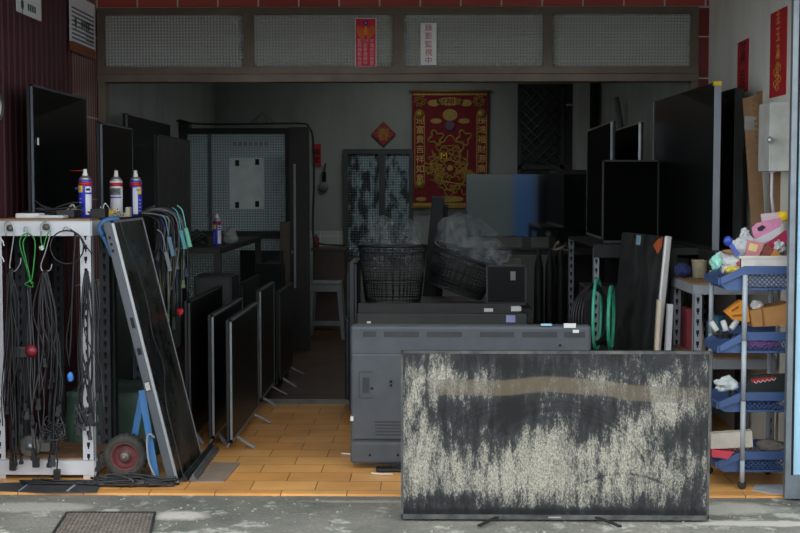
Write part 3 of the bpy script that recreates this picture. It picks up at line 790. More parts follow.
part('sticker', MB().box(-.12, -.04, -.003, 0, Np.z - .07, Np.z - .01), mat('light_blue_sticker', '8fb4c8', .6), tl, 'light blue sticker')
for (px0, py0, px1, wdt, lab, m) in ((659, 300, 652, .02, 'pale plastic strip leaning behind the set on end, the longer one', M_cream), (670, 304, 664, .03, 'white plastic strip leaning beside the grey shelf leg', M_white)):
    A = PY(px0, py0, 1.12); B = PY(px1, 420, 1.12); B = A + (B - A) * (A.z / (A.z - B.z))
    single('plastic_strip', MB().bar(B, A, wdt, .05, (0, 1, 0)), m, lab, 'strip')

# ------------------------------------------------------------------ screen on the back table
Yt = 5.2
A = PY(466, 174, Yt); B = PY(588, 237, Yt)
scr = thing('television', 'large glossy television on the back table mirroring pale daylight', 'television', ((A.x + B.x) / 2, Yt, B.z - .12), (0, 0, 0))
Wm = B.x - A.x; Hm = A.z - B.z
part('back_cabinet', MB().box(-Wm / 2, Wm / 2, 0, .03, .12, .12 + Hm, bev=.006), M_black2, scr)
part('screen', MB().box(-Wm / 2 + .004, Wm / 2 - .004, -.006, .0, .125, .12 + Hm - .003), mat('pale_mirror_screen', '0e1314', .04, spec=1.0, coat=1.0), scr)
part('stand', MB().box(-.04, .04, .0, .03, 0, .14).box(-.3, .3, -.1, .14, 0, .015, bev=.006), M_black, scr)
tz = B.z - .12
tb = thing('table', 'dark table at the back under the large glossy television', 'table', ((A.x + B.x) / 2, Yt + .1, 0))
part('tabletop', MB().box(-.85, .75, -.3, .45, tz - .03, tz - .001), M_dark, tb)
for sx in (-.8, .7):
    for sy in (-.25, .4): part('leg', MB().box(sx - .02, sx + .02, sy - .02, sy + .02, 0, tz - .03), M_dark, tb)

# ------------------------------------------------------------------ left: white slotted-angle shelf and what is on it
ZS = PY(45, 219, .30).z      # top of the board
X0 = -2.30; X1 = PY(92, 300, .30).x
def slotted_leg(parent, x0, x1, y0, y1, z0, z1, m, sx=1, label=None):
    """L-shaped upright: broad face to the front, return at the outer side sx"""
    b = MB(); t = .003
    b.box(x0, x1, y0, y0 + t, z0, z1)
    xo = x1 if sx > 0 else x0
    b.box(xo - (t if sx > 0 else 0), xo + (0 if sx > 0 else t), y0, y1, z0, z1)
    leg = part('leg', b, m, parent, label, world=True)
    h = MB(); z = z0 + .05; xm = (x0 + x1) / 2
    while z < z1 - .04:
        h.box(xm - .008, xm + .008, y0 - .0012, y0, z, z + .022); h.box(xm - .004, xm + .004, y0 - .0012, y0, z - .014, z)
        z += .062
    part('slot_holes', h, M_hole, leg, world=True)
    return leg
def slotted_shelf(loc, x0, x1, y0, y1, zt, zl, m, label, lw=.06, group=None, sides=('r',), boards=M_wood, bh=.075, rear=None):
    s = thing('slotted_steel_shelf', label, 'shelf', loc, group=group)
    for (a, b_, sx) in ((x0, x0 + lw, -1), (x1 - lw, x1, 1)):
        slotted_leg(s, a, b_, y0, y0 + .045, 0, zt - .014, m, sx)
        slotted_leg(s, a, b_, y1 - .045, y1, 0, zt - .014, rear or m, sx)
    for z in ((zt, zl) if zl else (zt,)):
        part('shelf_board', MB().box(x0 + .004, x1 - .004, y0 + .002, y1 - .004, z - .012, z), boards, s, world=True)
        e = MB().box(x0, x1, y0 - .006, y0 - .001, z - .014 - bh, z - .010).box(x0, x1, y0 - .006, y0 + .02, z - .012, z - .009)
        part('beam', e, m, s, world=True)
        part('beam', MB().box(x0, x1, y1 + .001, y1 + .006, z - .014 - bh, z - .010), m, s, world=True)
        for xs in (x0 - .006, x1 + .001):
            part('beam', MB().box(xs, xs + .005, y0, y1, z - .014 - bh, z - .010), m, s, world=True)
    return s
yf, ym, yb = .30, .74, 1.50
zlow = PY(40, 458, .30).z
shelfA = slotted_shelf(((X0 + X1) / 2, .5, 0), X0, X1, yf, ym, ZS, zlow, M_white, 'white slotted steel shelf at the left front with cables hung from it', rear=mat('shaded_steel', '3a3d42', .6))  # rear legs and the shelf behind coloured dark to stand for shade
shelfB = slotted_shelf(((X0 + X1) / 2, 1.1, 0), X0, X1 + .01, ym + .03, yb, ZS, None, MATS['shaded_steel'], 'shade-darkened slotted steel shelf standing directly behind the white one')

def can(px, pyt, pyb, Y, lab, ang, kind, zb=None):
    A = PY(px, pyt, Y); B = PY(px, pyb, Y) if zb is None else Vector((PY(px, pyt, Y).x, Y, zb))
    h = A.z - B.z; r = h * .138
    t = thing('spray_can', lab, 'spray can', (B.x, Y, B.z), (0, 0, ang))
    bodyc = M_canblue if kind != 'white' else M_canwhite
    part('can_body', MB().lathe([(r * .92, 0), (r, h * .01), (r, h * .76), (r * .97, h * .775)], n=28), bodyc, t)
    part('red_band', MB().lathe([(r * 1.006, h * .655), (r * 1.006, h * .735)], n=28), M_red, t)
    part('can_shoulder', MB().lathe([(r * .97, h * .775), (r * .8, h * .82), (r * .5, h * .86), (r * .34, h * .865)], n=24), mat('bare_tin', 'aeb2b4', .3, metal=.7), t)
    part('nozzle_cap', MB().lathe([(r * .40, h * .855), (r * .40, h * .90), (r * .30, h * .93), (r * .28, h * 1.0)], n=16), M_paper, t)
    def wrap(a0, a1, z0, z1, nm, m, k=1.01, lb=None):
        n_ = 8; vs = []; fs = []
        for i in range(n_ + 1):
            q = R(a0 + (a1 - a0) * i / n_); vs += [(r * k * math.cos(q), r * k * math.sin(q), z0), (r * k * math.cos(q), r * k * math.sin(q), z1)]
        fs = [(2 * i, 2 * i + 2, 2 * i + 3, 2 * i + 1) for i in range(n_)]
        return part(nm, MB().add(vs, fs, True), m, t, lb)
    if kind == 'blue':
        wrap(-75, -15, h * .06, h * .48, 'white_panel', M_canwhite); wrap(-160, -100, h * .52, h * .66, 'yellow_shield', M_yellow)
        wrap(-75, -15, h * .52, h * .64, 'white_panel', M_canwhite)
        q = text_mb('WD-40', r * .5, face_front(-r * .55, -r * .89, h * .6), .0006); part('lettering', q, M_canblue, t)
        for i in range(5): wrap(-135, -112, h * (.08 + i * .075), h * (.095 + i * .075), 'print_line', M_canwhite, 1.012)
        wrap(-70, -30, h * .555, h * .60, 'print_mark', M_hole, 1.014)
    elif kind == 'white':
        wrap(-150, -30, 0, h * .04, 'blue_base_band', M_canblue, 1.006); wrap(-175, -145, h * .02, h * .5, 'blue_stripe', M_canblue, 1.008)
        wrap(-145, -35, h * .46, h * .62, 'dark_lettering_band', mat('grey_print', '6f7378', .5), 1.008)
        q = text_mb('CRC', r * .8, face_front(0, -r * 1.0, h * .555), .0012); part('lettering', q, M_hole, t)
        wrap(-150, -30, h * .40, h * .43, 'blue_line', M_canblue, 1.01)
    else:
        wrap(-165, -115, h * .0, h * .64, 'black_panel', M_hole, 1.006); wrap(-105, -60, h * .04, h * .62, 'white_panel', M_canwhite, 1.006)
        wrap(-58, -20, h * .48, h * .64, 'yellow_shield', M_yellow, 1.008)
        q = text_mb('WD-40', r * .45, Matrix.Rotation(R(50), 4, 'Z') @ face_front(0, -r * 1.012, h * .57), .0006); part('lettering', q, M_canblue, t)
        for i in range(4): wrap(-50, -25, h * (.10 + i * .08), h * (.115 + i * .08), 'print_line', M_canwhite, 1.012)
    if kind == 'blue':
        part('straw', MB().tube([(-r * 2.3, 0, h * .965), (-r * .2, 0, h * .965)], .0016, 5), M_red, t, 'red straw')
    return t
can(85, 169, 217.5, PZ(85, 217.5, ZS).y, 'blue and yellow spray can at the front corner of the white shelf, largest of three', 0, 'blue', ZS)
can(116, 170.5, 212, .98, 'white-labelled spray can with a red band, middle of the three on the shelf', 0, 'white', ZS)
can(135.5, 170.5, 212, 1.12, 'dark blue spray can with a yellow patch, rightmost of three on the shelf', 0, 'dark', ZS)

# white tray, black boxes, adapters, crumpled wires on top
def at(px, Y): p = PY(px, 215, Y); return Vector((p.x, Y, ZS))
q = at(29, .45); tr = MB().box(q.x - .06, q.x + .07, q.y - .05, q.y + .06, ZS, ZS + .028, bev=.008)
single('plastic_tray', tr, M_paper, 'small white plastic box on the white shelf near its left end', 'box')
q = at(51, .42); mbp = MB(); mbp.box(q.x - .06, q.x + .08, q.y - .05, q.y + .05, ZS + .001, ZS + .018, bev=.006)
single('folded_leaflet', mbp, mat('grey_white_paper', 'b9bdbf', .7), 'crumpled white leaflet beside the small white box', 'leaflet')
q = at(66, .55); single('power_adapter', MB().box(q.x - .045, q.x + .055, q.y - .04, q.y + .05, ZS, ZS + .045, bev=.006), M_black, 'black adapter box just left of the blue spray can', 'adapter')
q = at(98, .50); single('black_box', MB().box(q.x - .035, q.x + .045, q.y - .03, q.y + .06, ZS, ZS + .052, bev=.004), M_black2, 'black box just right of the blue spray can', 'box')
q = at(121, .86)
c = thing('connector_block', 'cream connector block in front of the white-labelled can', 'connector', (q.x, q.y, ZS))
part('block', MB().box(-.04, .055, -.02, .03, 0, .022, bev=.003).box(.03, .055, -.02, .03, .02, .055, bev=.003).box(-.04, -.02, -.02, .03, .02, .045, bev=.003), mat('dirty_cream_plastic', 'a8a594', .6, dust=.3), c)
q = MB()
for k in range(4): q.box(-.034 + k * .016, -.026 + k * .016, -.0215, -.019, .006, .016)
part('sockets', q, M_hole, c)
def tangle(cx, cy, z, rx, ry, n, r, seed, m, label, cat='cables', name='cable_tangle', zh=.05, N=9):
    rnd = random.Random(seed); t = thing(name, label, cat, (cx, cy, z))
    for i in range(n):
        pts = []
        a0 = rnd.uniform(0, 6.28)
        for k in range(N):
            a = a0 + k * rnd.uniform(.5, 1.1); rr = rnd.uniform(.3, 1)
            pts.append((math.cos(a) * rx * rr, math.sin(a) * ry * rr, r + abs(rnd.gauss(0, .4)) * zh))
        part('cable', MB().tube(smooth(pts, 5), r, 5), m if not isinstance(m, list) else m[i % len(m)], t)
    return t
q = at(55, .60); tangle(q.x, q.y + .05, ZS, .2, .07, 14, .005, 3, [M_cable, M_cable, M_cable2], 'heap of dark leads on the white shelf behind the white box', zh=.08)
q = at(106, .66); tangle(q.x, q.y + .04, ZS, .07, .1, 7, .003, 5, [mat('pale_wire', 'b9b49a', .5), M_yellow, M_cream, M_canwhite], 'heap of thin yellow and white wires between the spray cans', zh=.06)
q = at(150, 1.30); tangle(q.x, q.y, ZS, .09, .08, 6, .006, 8, [M_cable, M_cable2], 'loops of thick black cable at the right end of the shelf behind the cans', zh=.05)
# small white figure of wire connectors behind
q = at(72, .60); single('wire_connector', MB().box(q.x - .02, q.x + .03, q.y, q.y + .03, ZS, ZS + .05, bev=.006).tube(smooth([(q.x - .05, q.y, ZS + .01), (q.x, q.y, ZS + .07), (q.x + .02, q.y, ZS + .05)], 4), .006, 6), mat('pale_connector', '9c9a8c', .6), 'pale connector plug left of the blue spray can', 'connector')

# hooks with cable bundles on the front beam
YF = yf - .03
def px2(px, py, Y=YF): return PY(px, py, Y)
def hook(pts, label, m=M_silver, r=.0035):
    P_ = smooth([px2(*p) if len(p) == 2 else PY(*p) for p in pts], 5)
    return single('wire_hook', MB().tube(P_, r, 6), m, label, 'hook')
hook([(6, 236), (5, 224), (10, 222), (14, 232), (11, 255), (10, 269), (15, 271), (20, 264), (21, 258)], 'steel wire hook at the far left of the shelf beam')
hook([(41, 235), (41, 225), (46, 222), (51, 228), (46, 250), (41, 265), (43, 271), (50, 270), (52, 264)], 'steel wire hook holding the thickest cable bundle')
hook([(24, 232), (25, 227), (28, 228), (29, 234)], 'small steel hook holding the green cord')
hook([(63, 230), (65, 227), (68, 228), (69, 232)], 'small steel hook holding the thin black ring')
hook([(-3, 238), (2, 240), (4, 246)], 'short white hook end at the picture edge, upper', M_white)
hook([(-3, 253), (2, 257), (4, 262)], 'short white hook end at the picture edge, lower', M_white)
for (p, q_) in ((10, 228), (46, 227)):
    C = px2(p, q_, YF + .006)
    M_ = Matrix.Translation(C) @ Matrix.Rotation(R(90), 4, 'X')
    single('beam_bolt', MB().lathe([(.018, -.008), (.018, .004), (.01, .008), (.006, .014)], n=12, M=M_), mat('rusty_steel', '6c655c', .6, metal=.5, dust=.3), 'round bolt on the shelf beam by the far left hook' if p == 10 else 'round bolt on the shelf beam above the thickest bundle', 'bolt')
# green cord
g = thing('green_cord', 'knotted green cord hanging in a loop from the shelf beam', 'cord', px2(27, 283))
part('loop', MB().tube(smooth([px2(*p) for p in ((27, 233), (21, 237), (20, 246), (25, 262), (31, 280), (34, 262), (35, 242), (31, 235), (27, 233))], 6), .0035, 6), M_green, g, world=True)
part('loop', MB().tube(smooth([px2(p[0], p[1], YF - .008) for p in ((28, 234), (23, 243), (26, 260), (30, 279), (25, 284), (33, 287), (29, 279), (34, 284))], 6), .003, 6), M_green, g, world=True)
g = thing('green_cord', 'short green cord with a pale knot on the thickest bundle hook', 'cord', px2(43, 252))
part('loop', MB().tube(smooth([px2(p[0], p[1], YF - .01) for p in ((41, 231), (41, 240), (43, 248), (46, 238), (50, 230))], 6), .003, 6), M_green, g, world=True)
part('knot', MB().blob(px2(41.5, 248, YF - .014), .012, seed=3, rough=.5), mat('pale_green_knot', 'a9c4ac', .6), g, world=True)
# black ring loop
c = px2(67.5, 247); rr = (px2(84, 247) - px2(51, 247)).x / 2
single('cable_ring', MB().tube([(c.x + rr * math.cos(k * PI / 24), YF - .012 + .004 * math.sin(k), c.z + rr * math.sin(k * PI / 24)) for k in range(48)], .004, 6, closed=True).tube(smooth([px2(p[0], p[1], YF - .014) for p in ((70, 229), (80, 236), (86, 246), (92, 254))], 5), .0035, 6), M_cable, 'single ring of black wire hanging from the white beam', 'cable')

def plug(mb_, p, d, s=1.0):
    p = Vector(p)
    mb_.bar(p, p + d * .032 * s, .016 * s, .012 * s, (0, 1, 0)); mb_.bar(p + d * .032 * s, p + d * .052 * s, .024 * s, .016 * s, (0, 1, 0))
def bundle(top, lows, label, n, seed, spread=5, mats=(M_cable, M_cable, M_cable2), Y=YF, r=.0042, loop=True, plugs=True):
    """top: picture place; lows: list of (x,y) ends"""
    rnd = random.Random(seed); T_ = px2(top[0], top[1], Y - .01)
    t = thing('cable_bundle', label, 'cables', T_)
    for i in range(n):
        e = lows[i % len(lows)]; ex = e[0] + rnd.uniform(-spread, spread) * .5; ey = e[1] + rnd.uniform(-9, 9)
        yy = Y - .006 - rnd.random() * .05
        mx = (top[0] + ex) / 2 + rnd.uniform(-spread, spread); my = (top[1] + ey) / 2
        pts = []
        if loop and rnd.random() < .6:
            sx = rnd.choice((-1, 1))
            pts += [px2(top[0] - sx * spread * .5, ey - rnd.uniform(20, 70), yy), px2(top[0] - sx * spread * .6, top[1] + 40, yy)]
        pts += [px2(top[0] + rnd.uniform(-2, 2), top[1] + rnd.uniform(-2, 2), yy), px2(top[0] + rnd.uniform(0, 1) * (mx - top[0]), top[1] + (my - top[1]) * .4, yy), px2(mx + rnd.uniform(-2, 2), my, yy), px2(ex + rnd.uniform(-3, 3), top[1] + (ey - top[1]) * .8, yy), px2(ex, ey, yy)]
        cb_ = part('cable', MB().tube(smooth(pts, 5), r * rnd.uniform(.7, 1.15), 6), mats[i % len(mats)], t, world=True)
        if plugs and rnd.random() < .75:
            pm = MB(); plug(pm, pts[-1], (pts[-1] - pts[-2]).normalized(), rnd.uniform(.7, 1.2))
            part('plug', pm, M_cable if rnd.random() < .8 else M_cable2, cb_, world=True)
    return t
bundle((11, 270), [(3, 425), (12, 438), (8, 400), (14, 460), (18, 350), (24, 420), (20, 380)], 'bundle of black leads with plugs hanging at the far left of the shelf', 11, 11, 7)
bundle((45, 272), [(36, 400), (45, 425), (52, 380), (60, 440), (48, 360), (40, 430), (57, 410), (50, 455), (34, 440)], 'thickest bundle of grey and black leads hanging in the middle of the shelf front', 17, 12, 11)
bundle((29, 288), [(27, 400), (31, 420), (33, 440), (20, 455)], 'thin dark leads hanging below the green cord', 6, 13, 4)
bundle((87, 272), [(82, 420), (88, 415), (93, 420), (98, 400), (80, 380), (86, 436)], 'black cable bundle wrapped round the white shelf leg', 9, 14, 9, Y=YF - .03)
bundle((96, 280), [(97, 470), (100, 440), (104, 400)], 'loose dark leads hanging just right of the white shelf leg', 5, 15, 3, Y=YF - .02)
bundle((75, 232), [(70, 366)], 'single long lead ending above the blue tag', 2, 16, 4, plugs=False, loop=False)
q = MB().blob(px2(70.5, 377, YF - .01), .024, seed=2, rough=.1, squash=(.7, .5, 1.1)); single('blue_tag', q, mat('bright_blue_tag', '3f86d8', .4), 'bright blue tag at the end of a hanging lead', 'tag')
q = MB().lathe([(.012, -.02), (.03, -.012), (.033, .0), (.02, .012), (.01, .02)], n=20, M=Matrix.Translation(px2(31, 351, YF - .06)) @ Matrix.Rotation(R(90), 4, 'X'))
single('plug_reel', q, mat('deep_red_plastic', '741f2a', .35), 'deep red round plastic plug among the hanging leads', 'plug')
bx = px2(22, 352, YF - .02); single('grey_connector', MB().box(bx.x - .05, bx.x + .04, bx.y - .02, bx.y + .02, bx.z - .03, bx.z + .03, bev=.008), M_dgrey, 'grey connector clump beside the deep red plug', 'connector')
# dropped adapters and a metal pulley
for (p, q_, lab) in ((36, 462, 'black adapter dangling in front of the lower shelf beam, left one'), (57, 474, 'black adapter dangling lower against the shelf beam, right one'), (13, 465, 'small black plug dangling over the lower beam at the left')):
    C = px2(p, q_, YF - .03)
    t = thing('power_adapter', lab, 'adapter', (C.x, C.y, C.z - .03))
    part('housing', MB().box(-.018, .018, -.012, .012, 0, .055, bev=.005), M_cable, t)
    part('cable', MB().tube([(0, 0, .055), (.004, 0, .10), (-.003, 0, .16), (.006, .0, .24)], .004, 6), M_cable, t)
C = px2(30, 446, YF + .10)
t = thing('pulley_wheel', 'worn grey metal pulley hanging low among the leads', 'pulley', C)
Mx = Matrix.Rotation(R(90), 4, 'X')
part('disc', MB().lathe([(.05, -.012), (.062, -.008), (.05, 0), (.062, .008), (.05, .012)], n=24, M=Mx).box(-.03, .11, -.006, .006, -.03, .02, bev=.004), mat('worn_grey_metal', '6f706d', .5, metal=.3, dust=.4), t)
part('hub', MB().lathe([(.02, -.02), (.02, .02)], n=14, M=Mx), M_silver, t)
# wiry clump of plugs at centre low
tangle(px2(56, 440).x, YF - .03, px2(56, 440).z, .07, .02, 9, .004, 21, [M_cable, M_cable2, M_cable], 'clump of coiled leads and plugs hanging above the lower white beam', zh=.16)
tangle(px2(84, 418).x, YF - .06, px2(84, 425).z, .04, .025, 8, .004, 22, [M_cable, M_cable2], 'wound black lead tied round the white shelf leg low down', zh=.14)

# floor strip, taped black sheet and cable spill
a = PZ(0, 489); 
m_ = MB(); pts = [PZ(*p) for p in ((-8, 484), (40, 483), (100, 486), (97, 493.0), (50, 493.5), (-8, 491))]
m_.prism([(p.x, p.y) for p in pts], 'z', .0, .006)
t = thing('rubber_strip', 'flat black rubber strip taped down along the tile edge', 'strip', (-1.95, .2, 0))
part('strip', m_, mat('black_rubber_sheet', '2c2f34', .55, bump=.4, dust=.2), t, world=True)
for (p, q_) in ((20, 30), (68, 78)):
    A = PZ(p, 491); B = PZ(q_, 484.5); part('tape', MB().box(A.x, B.x, A.y - .03, B.y + .03, .0062, .009), mat('silver_tape', '8e9aa8', .4), t, world=True)
tangle(PZ(132, 486).x, PZ(132, 486).y, 0, .24, .05, 26, .007, 31, [M_cable, M_cable, M_cable2], 'long spill of black cables on the tiles below the hand truck wheel', zh=.045)
tangle(PZ(60, 489).x, PZ(60, 485).y, .007, .3, .03, 6, .005, 32, [M_cable], 'loose black cables lying on the rubber strip', zh=.012)

# ------------------------------------------------------------------ hand truck
C = PY(124.5, 458.5, .30)
rw = (PY(147, 458, .30).x - PY(103, 458, .30).x) / 2
t = thing('hand_truck', 'blue hand truck with one fat tyre and dark red hub, parked beside the shelf', 'hand truck', (C.x, .34, 0))
wl = MB(); Mx = Matrix.Translation((0, 0, rw)) @ Matrix.Rotation(R(-90), 4, 'X')
wl.lathe([(rw * .60, -.030), (rw * .66, -.043), (rw * .85, -.046), (rw * .96, -.034), (rw, -.012), (rw, .012), (rw * .97, .03), (rw * .85, .043), (rw * .6, .038), (rw * .6, -.03)], n=40, M=Mx, cap=False)
for k in range(26):
    a = 2 * PI * k / 26
    for s in (-1, 1):
        Mk = Matrix.Translation((0, 0, rw)) @ Matrix.Rotation(a + s * .06, 4, 'Y')
        wl.box(-.005, .005, s * .024 - .018, s * .024 + .018, rw - .006, rw + .0, Mk)
wh = part('tyre', wl, M_rubber, t)
rm = part('wheel_rim', MB().lathe([(rw * .64, -.040), (rw * .60, -.042), (rw * .56, -.030), (rw * .50, -.004), (rw * .38, .0), (rw * .30, -.012), (rw * .2, -.016)], n=30, M=Mx, cap=False), mat('dark_red_enamel', '6a2c30', .5, dust=.3), wh, 'dark red rim')
part('hub', MB().lathe([(rw * .19, -.045), (rw * .22, -.03), (rw * .22, .02)], n=16, M=Mx).lathe([(rw * .1, -.062), (rw * .1, -.04)], n=10, M=Mx), mat('greasy_hub_metal', '85817a', .5, metal=.4, dust=.4), wh)
cx = C.x
def lx(px, py, Y=.34): p = PY(px, py, Y); return (p.x - cx, Y - .34, p.z)
fr_ = MB()
fr_.bar(lx(142, 396, .40), lx(133, 446, .40), .035, .012, (0, 1, 0))
fr_.bar(lx(142, 390, .23), lx(156, 477, .22), .035, .012, (0, 1, 0))
fr_.bar(lx(133, 446, .40), lx(131, 462, .40), .03, .02, (0, 1, 0))
part('frame', fr_, M_blue, t)
part('bracket', MB().tube(smooth([lx(156, 478, .2), lx(149, 462, .2), lx(147, 440, .2), lx(150, 434, .2), lx(155, 438, .2)], 5), .006, 6), M_gsteel, t)
part('axle', MB().tube([(0, .03, rw), (0, .12, rw)], .009, 8), M_gsteel, t)
# the blue sleeve on the top corner of the leaning set
q = MB().tube(smooth([PY(103, 236, .25), PY(100, 228, .25), PY(104, 222, .25), PY(112, 219.5, .27), PY(118, 219, .3)], 6), .016, 8).tube(smooth([PY(103, 236, .25), PY(108, 246, .25), PY(112, 256, .25)], 4), .012, 8)
single('blue_strap', q, mat('blue_webbing', '2f5f8f', .5, bump=.3), 'blue strap looped over the top corner of the leaning television', 'strap')

# green tarpaulin box
A = PY(66, 470, .88); B = PY(156, 393, .88)
bm = bmesh.new(); bmesh.ops.create_cube(bm, size=1); bmesh.ops.subdivide_edges(bm, edges=bm.edges[:], cuts=9, use_grid_fill=True)
g_ = MB()
for v in bm.verts:
    p = Vector((v.co.x * (B.x - A.x), v.co.y * .5, (v.co.z + .5) * B.z))
    k = noise.noise(p * 5) * .018 + noise.noise(p * 14) * .008
    v.co = p + v.normal * k * (1 if p.z > .02 else 0)
bm.verts.index_update()
g_.add([v.co + Vector(((A.x + B.x) / 2, .92 + .23, 0)) for v in bm.verts], [[v.index for v in f.verts] for f in bm.faces], True); bm.free()
g_.v = [Vector((v.x, v.y, max(v.z, .002))) for v in g_.v]
t = thing('covered_crate', 'crate wrapped in dark green tarpaulin behind the hand truck wheel', 'crate', ((A.x + B.x) / 2, 1.08, 0))
part('tarpaulin', g_, mat('dark_green_tarpaulin', '4a6457', .45, var=.25, bump=.4, bscale=18), t, world=True)
q = MB()
for k in range(4): A2 = PY(97 + k * 2, 416, .86); q.box(A2.x, A2.x + .008, .875, .885, A2.z - .035, A2.z)
part('printed_mark', q, M_paper, t, world=True)

# grey cardboard and flat rails on the tiles beside the leaning set
pts = [PZ(*p) for p in ((196, 482), (224, 482.5), (240, 464), (213, 463))]
single('cardboard_sheet', MB().prism([(p.x, p.y) for p in pts], 'z', 0, .006), mat('grey_brown_board', '8a7a6c', .85, var=.15), 'flat grey-brown board lying on the tiles by the leaning television', 'board')
for (a_, b_, lab) in (((184, 482), (212, 449), 'dark metal rail on the floor nearest the leaning television'), ((193, 482), (216, 451), 'grey metal rail on the floor, the right one of two')):
    A = PZ(*a_); B = PZ(*b_)
    single('metal_rail', MB().bar((A.x, A.y, .0121), (B.x, B.y, .0121), .035, .024).bar((A.x, A.y, .032), (B.x, B.y, .032), .012, .016), mat('worn_rail_metal', '5c6064', .5, metal=.4, dust=.3) if 'grey' in lab else M_dgrey, lab, 'rail')

# hanging cables off the right side of the rear shelf
YH = 1.0; Xh = PY(160, 215, YH).x
def hang(px0, px1, label, n, seed, mats, pends=None):
    rnd = random.Random(seed); t = thing('cable_bundle', label, 'cables', PY((px0 + px1) / 2, 212, YH))
    for i in range(n):
        u = (i + rnd.random()) / n; Y = YH + rnd.uniform(-.06, .16)
        xe = px0 + (px1 - px0) * u; ye = rnd.uniform(240, 325); top = 205 + 6 * rnd.random() + 4 * (1 - u)
        pts = [PY(138 + 8 * rnd.random(), 213, Y), PY(150 + u * 8, top + 2, Y), PY(155 + u * 18, top + 4, Y), PY(159 + u * 26, 222 + rnd.uniform(-4, 6), Y), PY(xe + rnd.uniform(-3, 3), 245, Y), PY(xe + rnd.uniform(-4, 4), ye, Y)]
        cb_ = part('cable', MB().tube(smooth(pts, 5), rnd.uniform(.003, .0065), 6), mats[i % len(mats)], t, world=True)
        if rnd.random() < .45:
            pm = MB(); plug(pm, pts[-1], (pts[-1] - pts[-2]).normalized(), .9); part('plug', pm, mats[i % len(mats)], cb_, world=True)
    return t
hang(156, 187, 'mixed white, navy and black cables draped off the shelf end behind the leaning television', 46, 41, [M_cable, mat('navy_cable', '232c50', .5), M_cable, mat('grey_white_wire', '5c6062', .5), M_cable2, M_cable, mat('olive_wire', '5f7350', .5)])
for (p, q_, c_, lab) in ((183, 240, '3a8a90', 'teal plug body among the draped cables'), (188, 238, '5aa58e', 'mint plug body at the right of the draped cables'), (171, 247, '5b7a90', 'pale blue plug among the draped cables'), (168, 262, '74797b', 'white plug among the draped cables, lowest')):
    A = PY(p - 2, q_ - 10, YH - .08); B = PY(p + 2.5, q_ + 9, YH - .08)
    single('plug', MB().bar(A, B, .020, .018, (0, 1, 0)).tube(smooth([A + Vector((-.05, 0, .13)), A + Vector((-.02, 0, .1)), A], 4), .004, 6), mat('plug_' + c_, c_, .4), lab, 'plug')
q = PY(180, 312, YH); single('red_clip', MB().blob(q, .02, seed=4, rough=.3), M_red, 'small red clip low among the dark televisions', 'clip')

# workbench inside with clutter
wb = PY(215, 245, 3.5); zt3 = wb.z
t = thing('workbench', 'dark workbench inside on the left, cluttered with parts', 'workbench', (-1.85, 3.5, 0))
part('tabletop', MB().box(-2.39, PY(232, 245, 3.5).x, 2.9, 5.3, zt3 - .04, zt3), M_dark, t, world=True)
for x in (-2.34, PY(229, 245, 3.5).x):
    for y in (2.95, 5.25): part('leg', MB().box(x - .025, x + .025, y - .025, y + .025, 0, zt3 - .04), M_dark, t, world=True)
can(217, 214, 246, 3.45, 'dim blue spray can on the dark workbench inside', 0, 'blue', zt3)
tangle(PY(205, 246, 3.4).x - .1, 3.4, zt3, .14, .16, 9, .006, 51, [M_cable, M_cable2], 'tangle of cables on the dark workbench', zh=.12)
for (p, q_, w_, h_, lab, m) in ((232, 240, .14, .1, 'pale crumpled rag beside the dim spray can', mat('grey_rag', '8a8e8c', .8)),):
    A = PY(p - 4, q_, 3.7); single('rag', MB().blob((A.x, 3.8, zt3 + .05), .06, seed=9, rough=.4), m, lab, 'rag')
for (p, p2, yt_, Y, lab) in ((194, 232, 276, 2.45, 'black receiver box standing behind the near floor televisions'), (264, 278, 262, 5.2, 'black speaker box in the dark below the wooden block')):
    A = PY(p, yt_, Y); B = PY(p2, yt_, Y)
    t = thing('speaker_box', lab, 'speaker', ((A.x + B.x) / 2, Y, 0))
    part('case', MB().box(A.x, B.x, Y, Y + .35, 0, A.z, bev=.008), M_black2, t, world=True)
    part('grille', MB().box(A.x + .02, B.x - .02, Y - .004, Y, A.z - .22, A.z - .02), M_dgrey, t, world=True)

# ------------------------------------------------------------------ back of the shop
# glazed sliding door leaning by the left
Yd = 6.2
def bx(x0, y0, x1, y1, Y, t=.03, dy=0):
    A = PY(x0, y0, Y); B = PY(x1, y1, Y); return (A.x, B.x, Y + dy, Y + dy + t, B.z, A.z)
fl = MB()
xL = PY(178, 130, Yd).x; xR = PY(289, 130, Yd).x; zT = PY(230, 128, Yd).z
w0 = PY(187, 130, Yd).x; w1 = PY(285, 130, Yd).x; zg1 = PY(230, 134, Yd).z; zg0 = PY(230, 231, Yd).z; zg2 = PY(230, 238.5, Yd).z
fl.box(xL, xR, Yd, Yd + .04, zg1, zT).box(xL, w0, Yd, Yd + .04, 0, zg1).box(w1, xR, Yd, Yd + .04, 0, zg1).box(w0, w1, Yd, Yd + .04, zg2, zg0).box(w0, w1, Yd, Yd + .04, 0, .08)
sd = thing('sliding_door', 'dark-framed sliding door with patterned glass and a pale poster, back left', 'door', ((xL + xR) / 2, Yd, 0))
part('frame', fl, M_dark, sd, world=True)
M_pg2 = pattern_glass('patterned_door_glass', 'b5c8cc', .026, .06)
p1 = part('glass_pane', MB().box(w0, w1, Yd + .015, Yd + .02, zg0, zg1), M_pg2, sd, world=True)
part('glass_pane', MB().box(w0, w1, Yd + .015, Yd + .02, .08, zg2), M_pg2, sd, world=True)
part('stile', MB().box(*bx(208, 134, 212, 231, Yd, .02, -.005)), mat('grey_stile', '4b5658', .6), sd, world=True)
po = part('poster', MB().box(*bx(229, 158, 264, 209, Yd, .002, .011)), mat('faded_poster', 'd0dcda', .7, var=.1), p1, world=True)
q = MB()
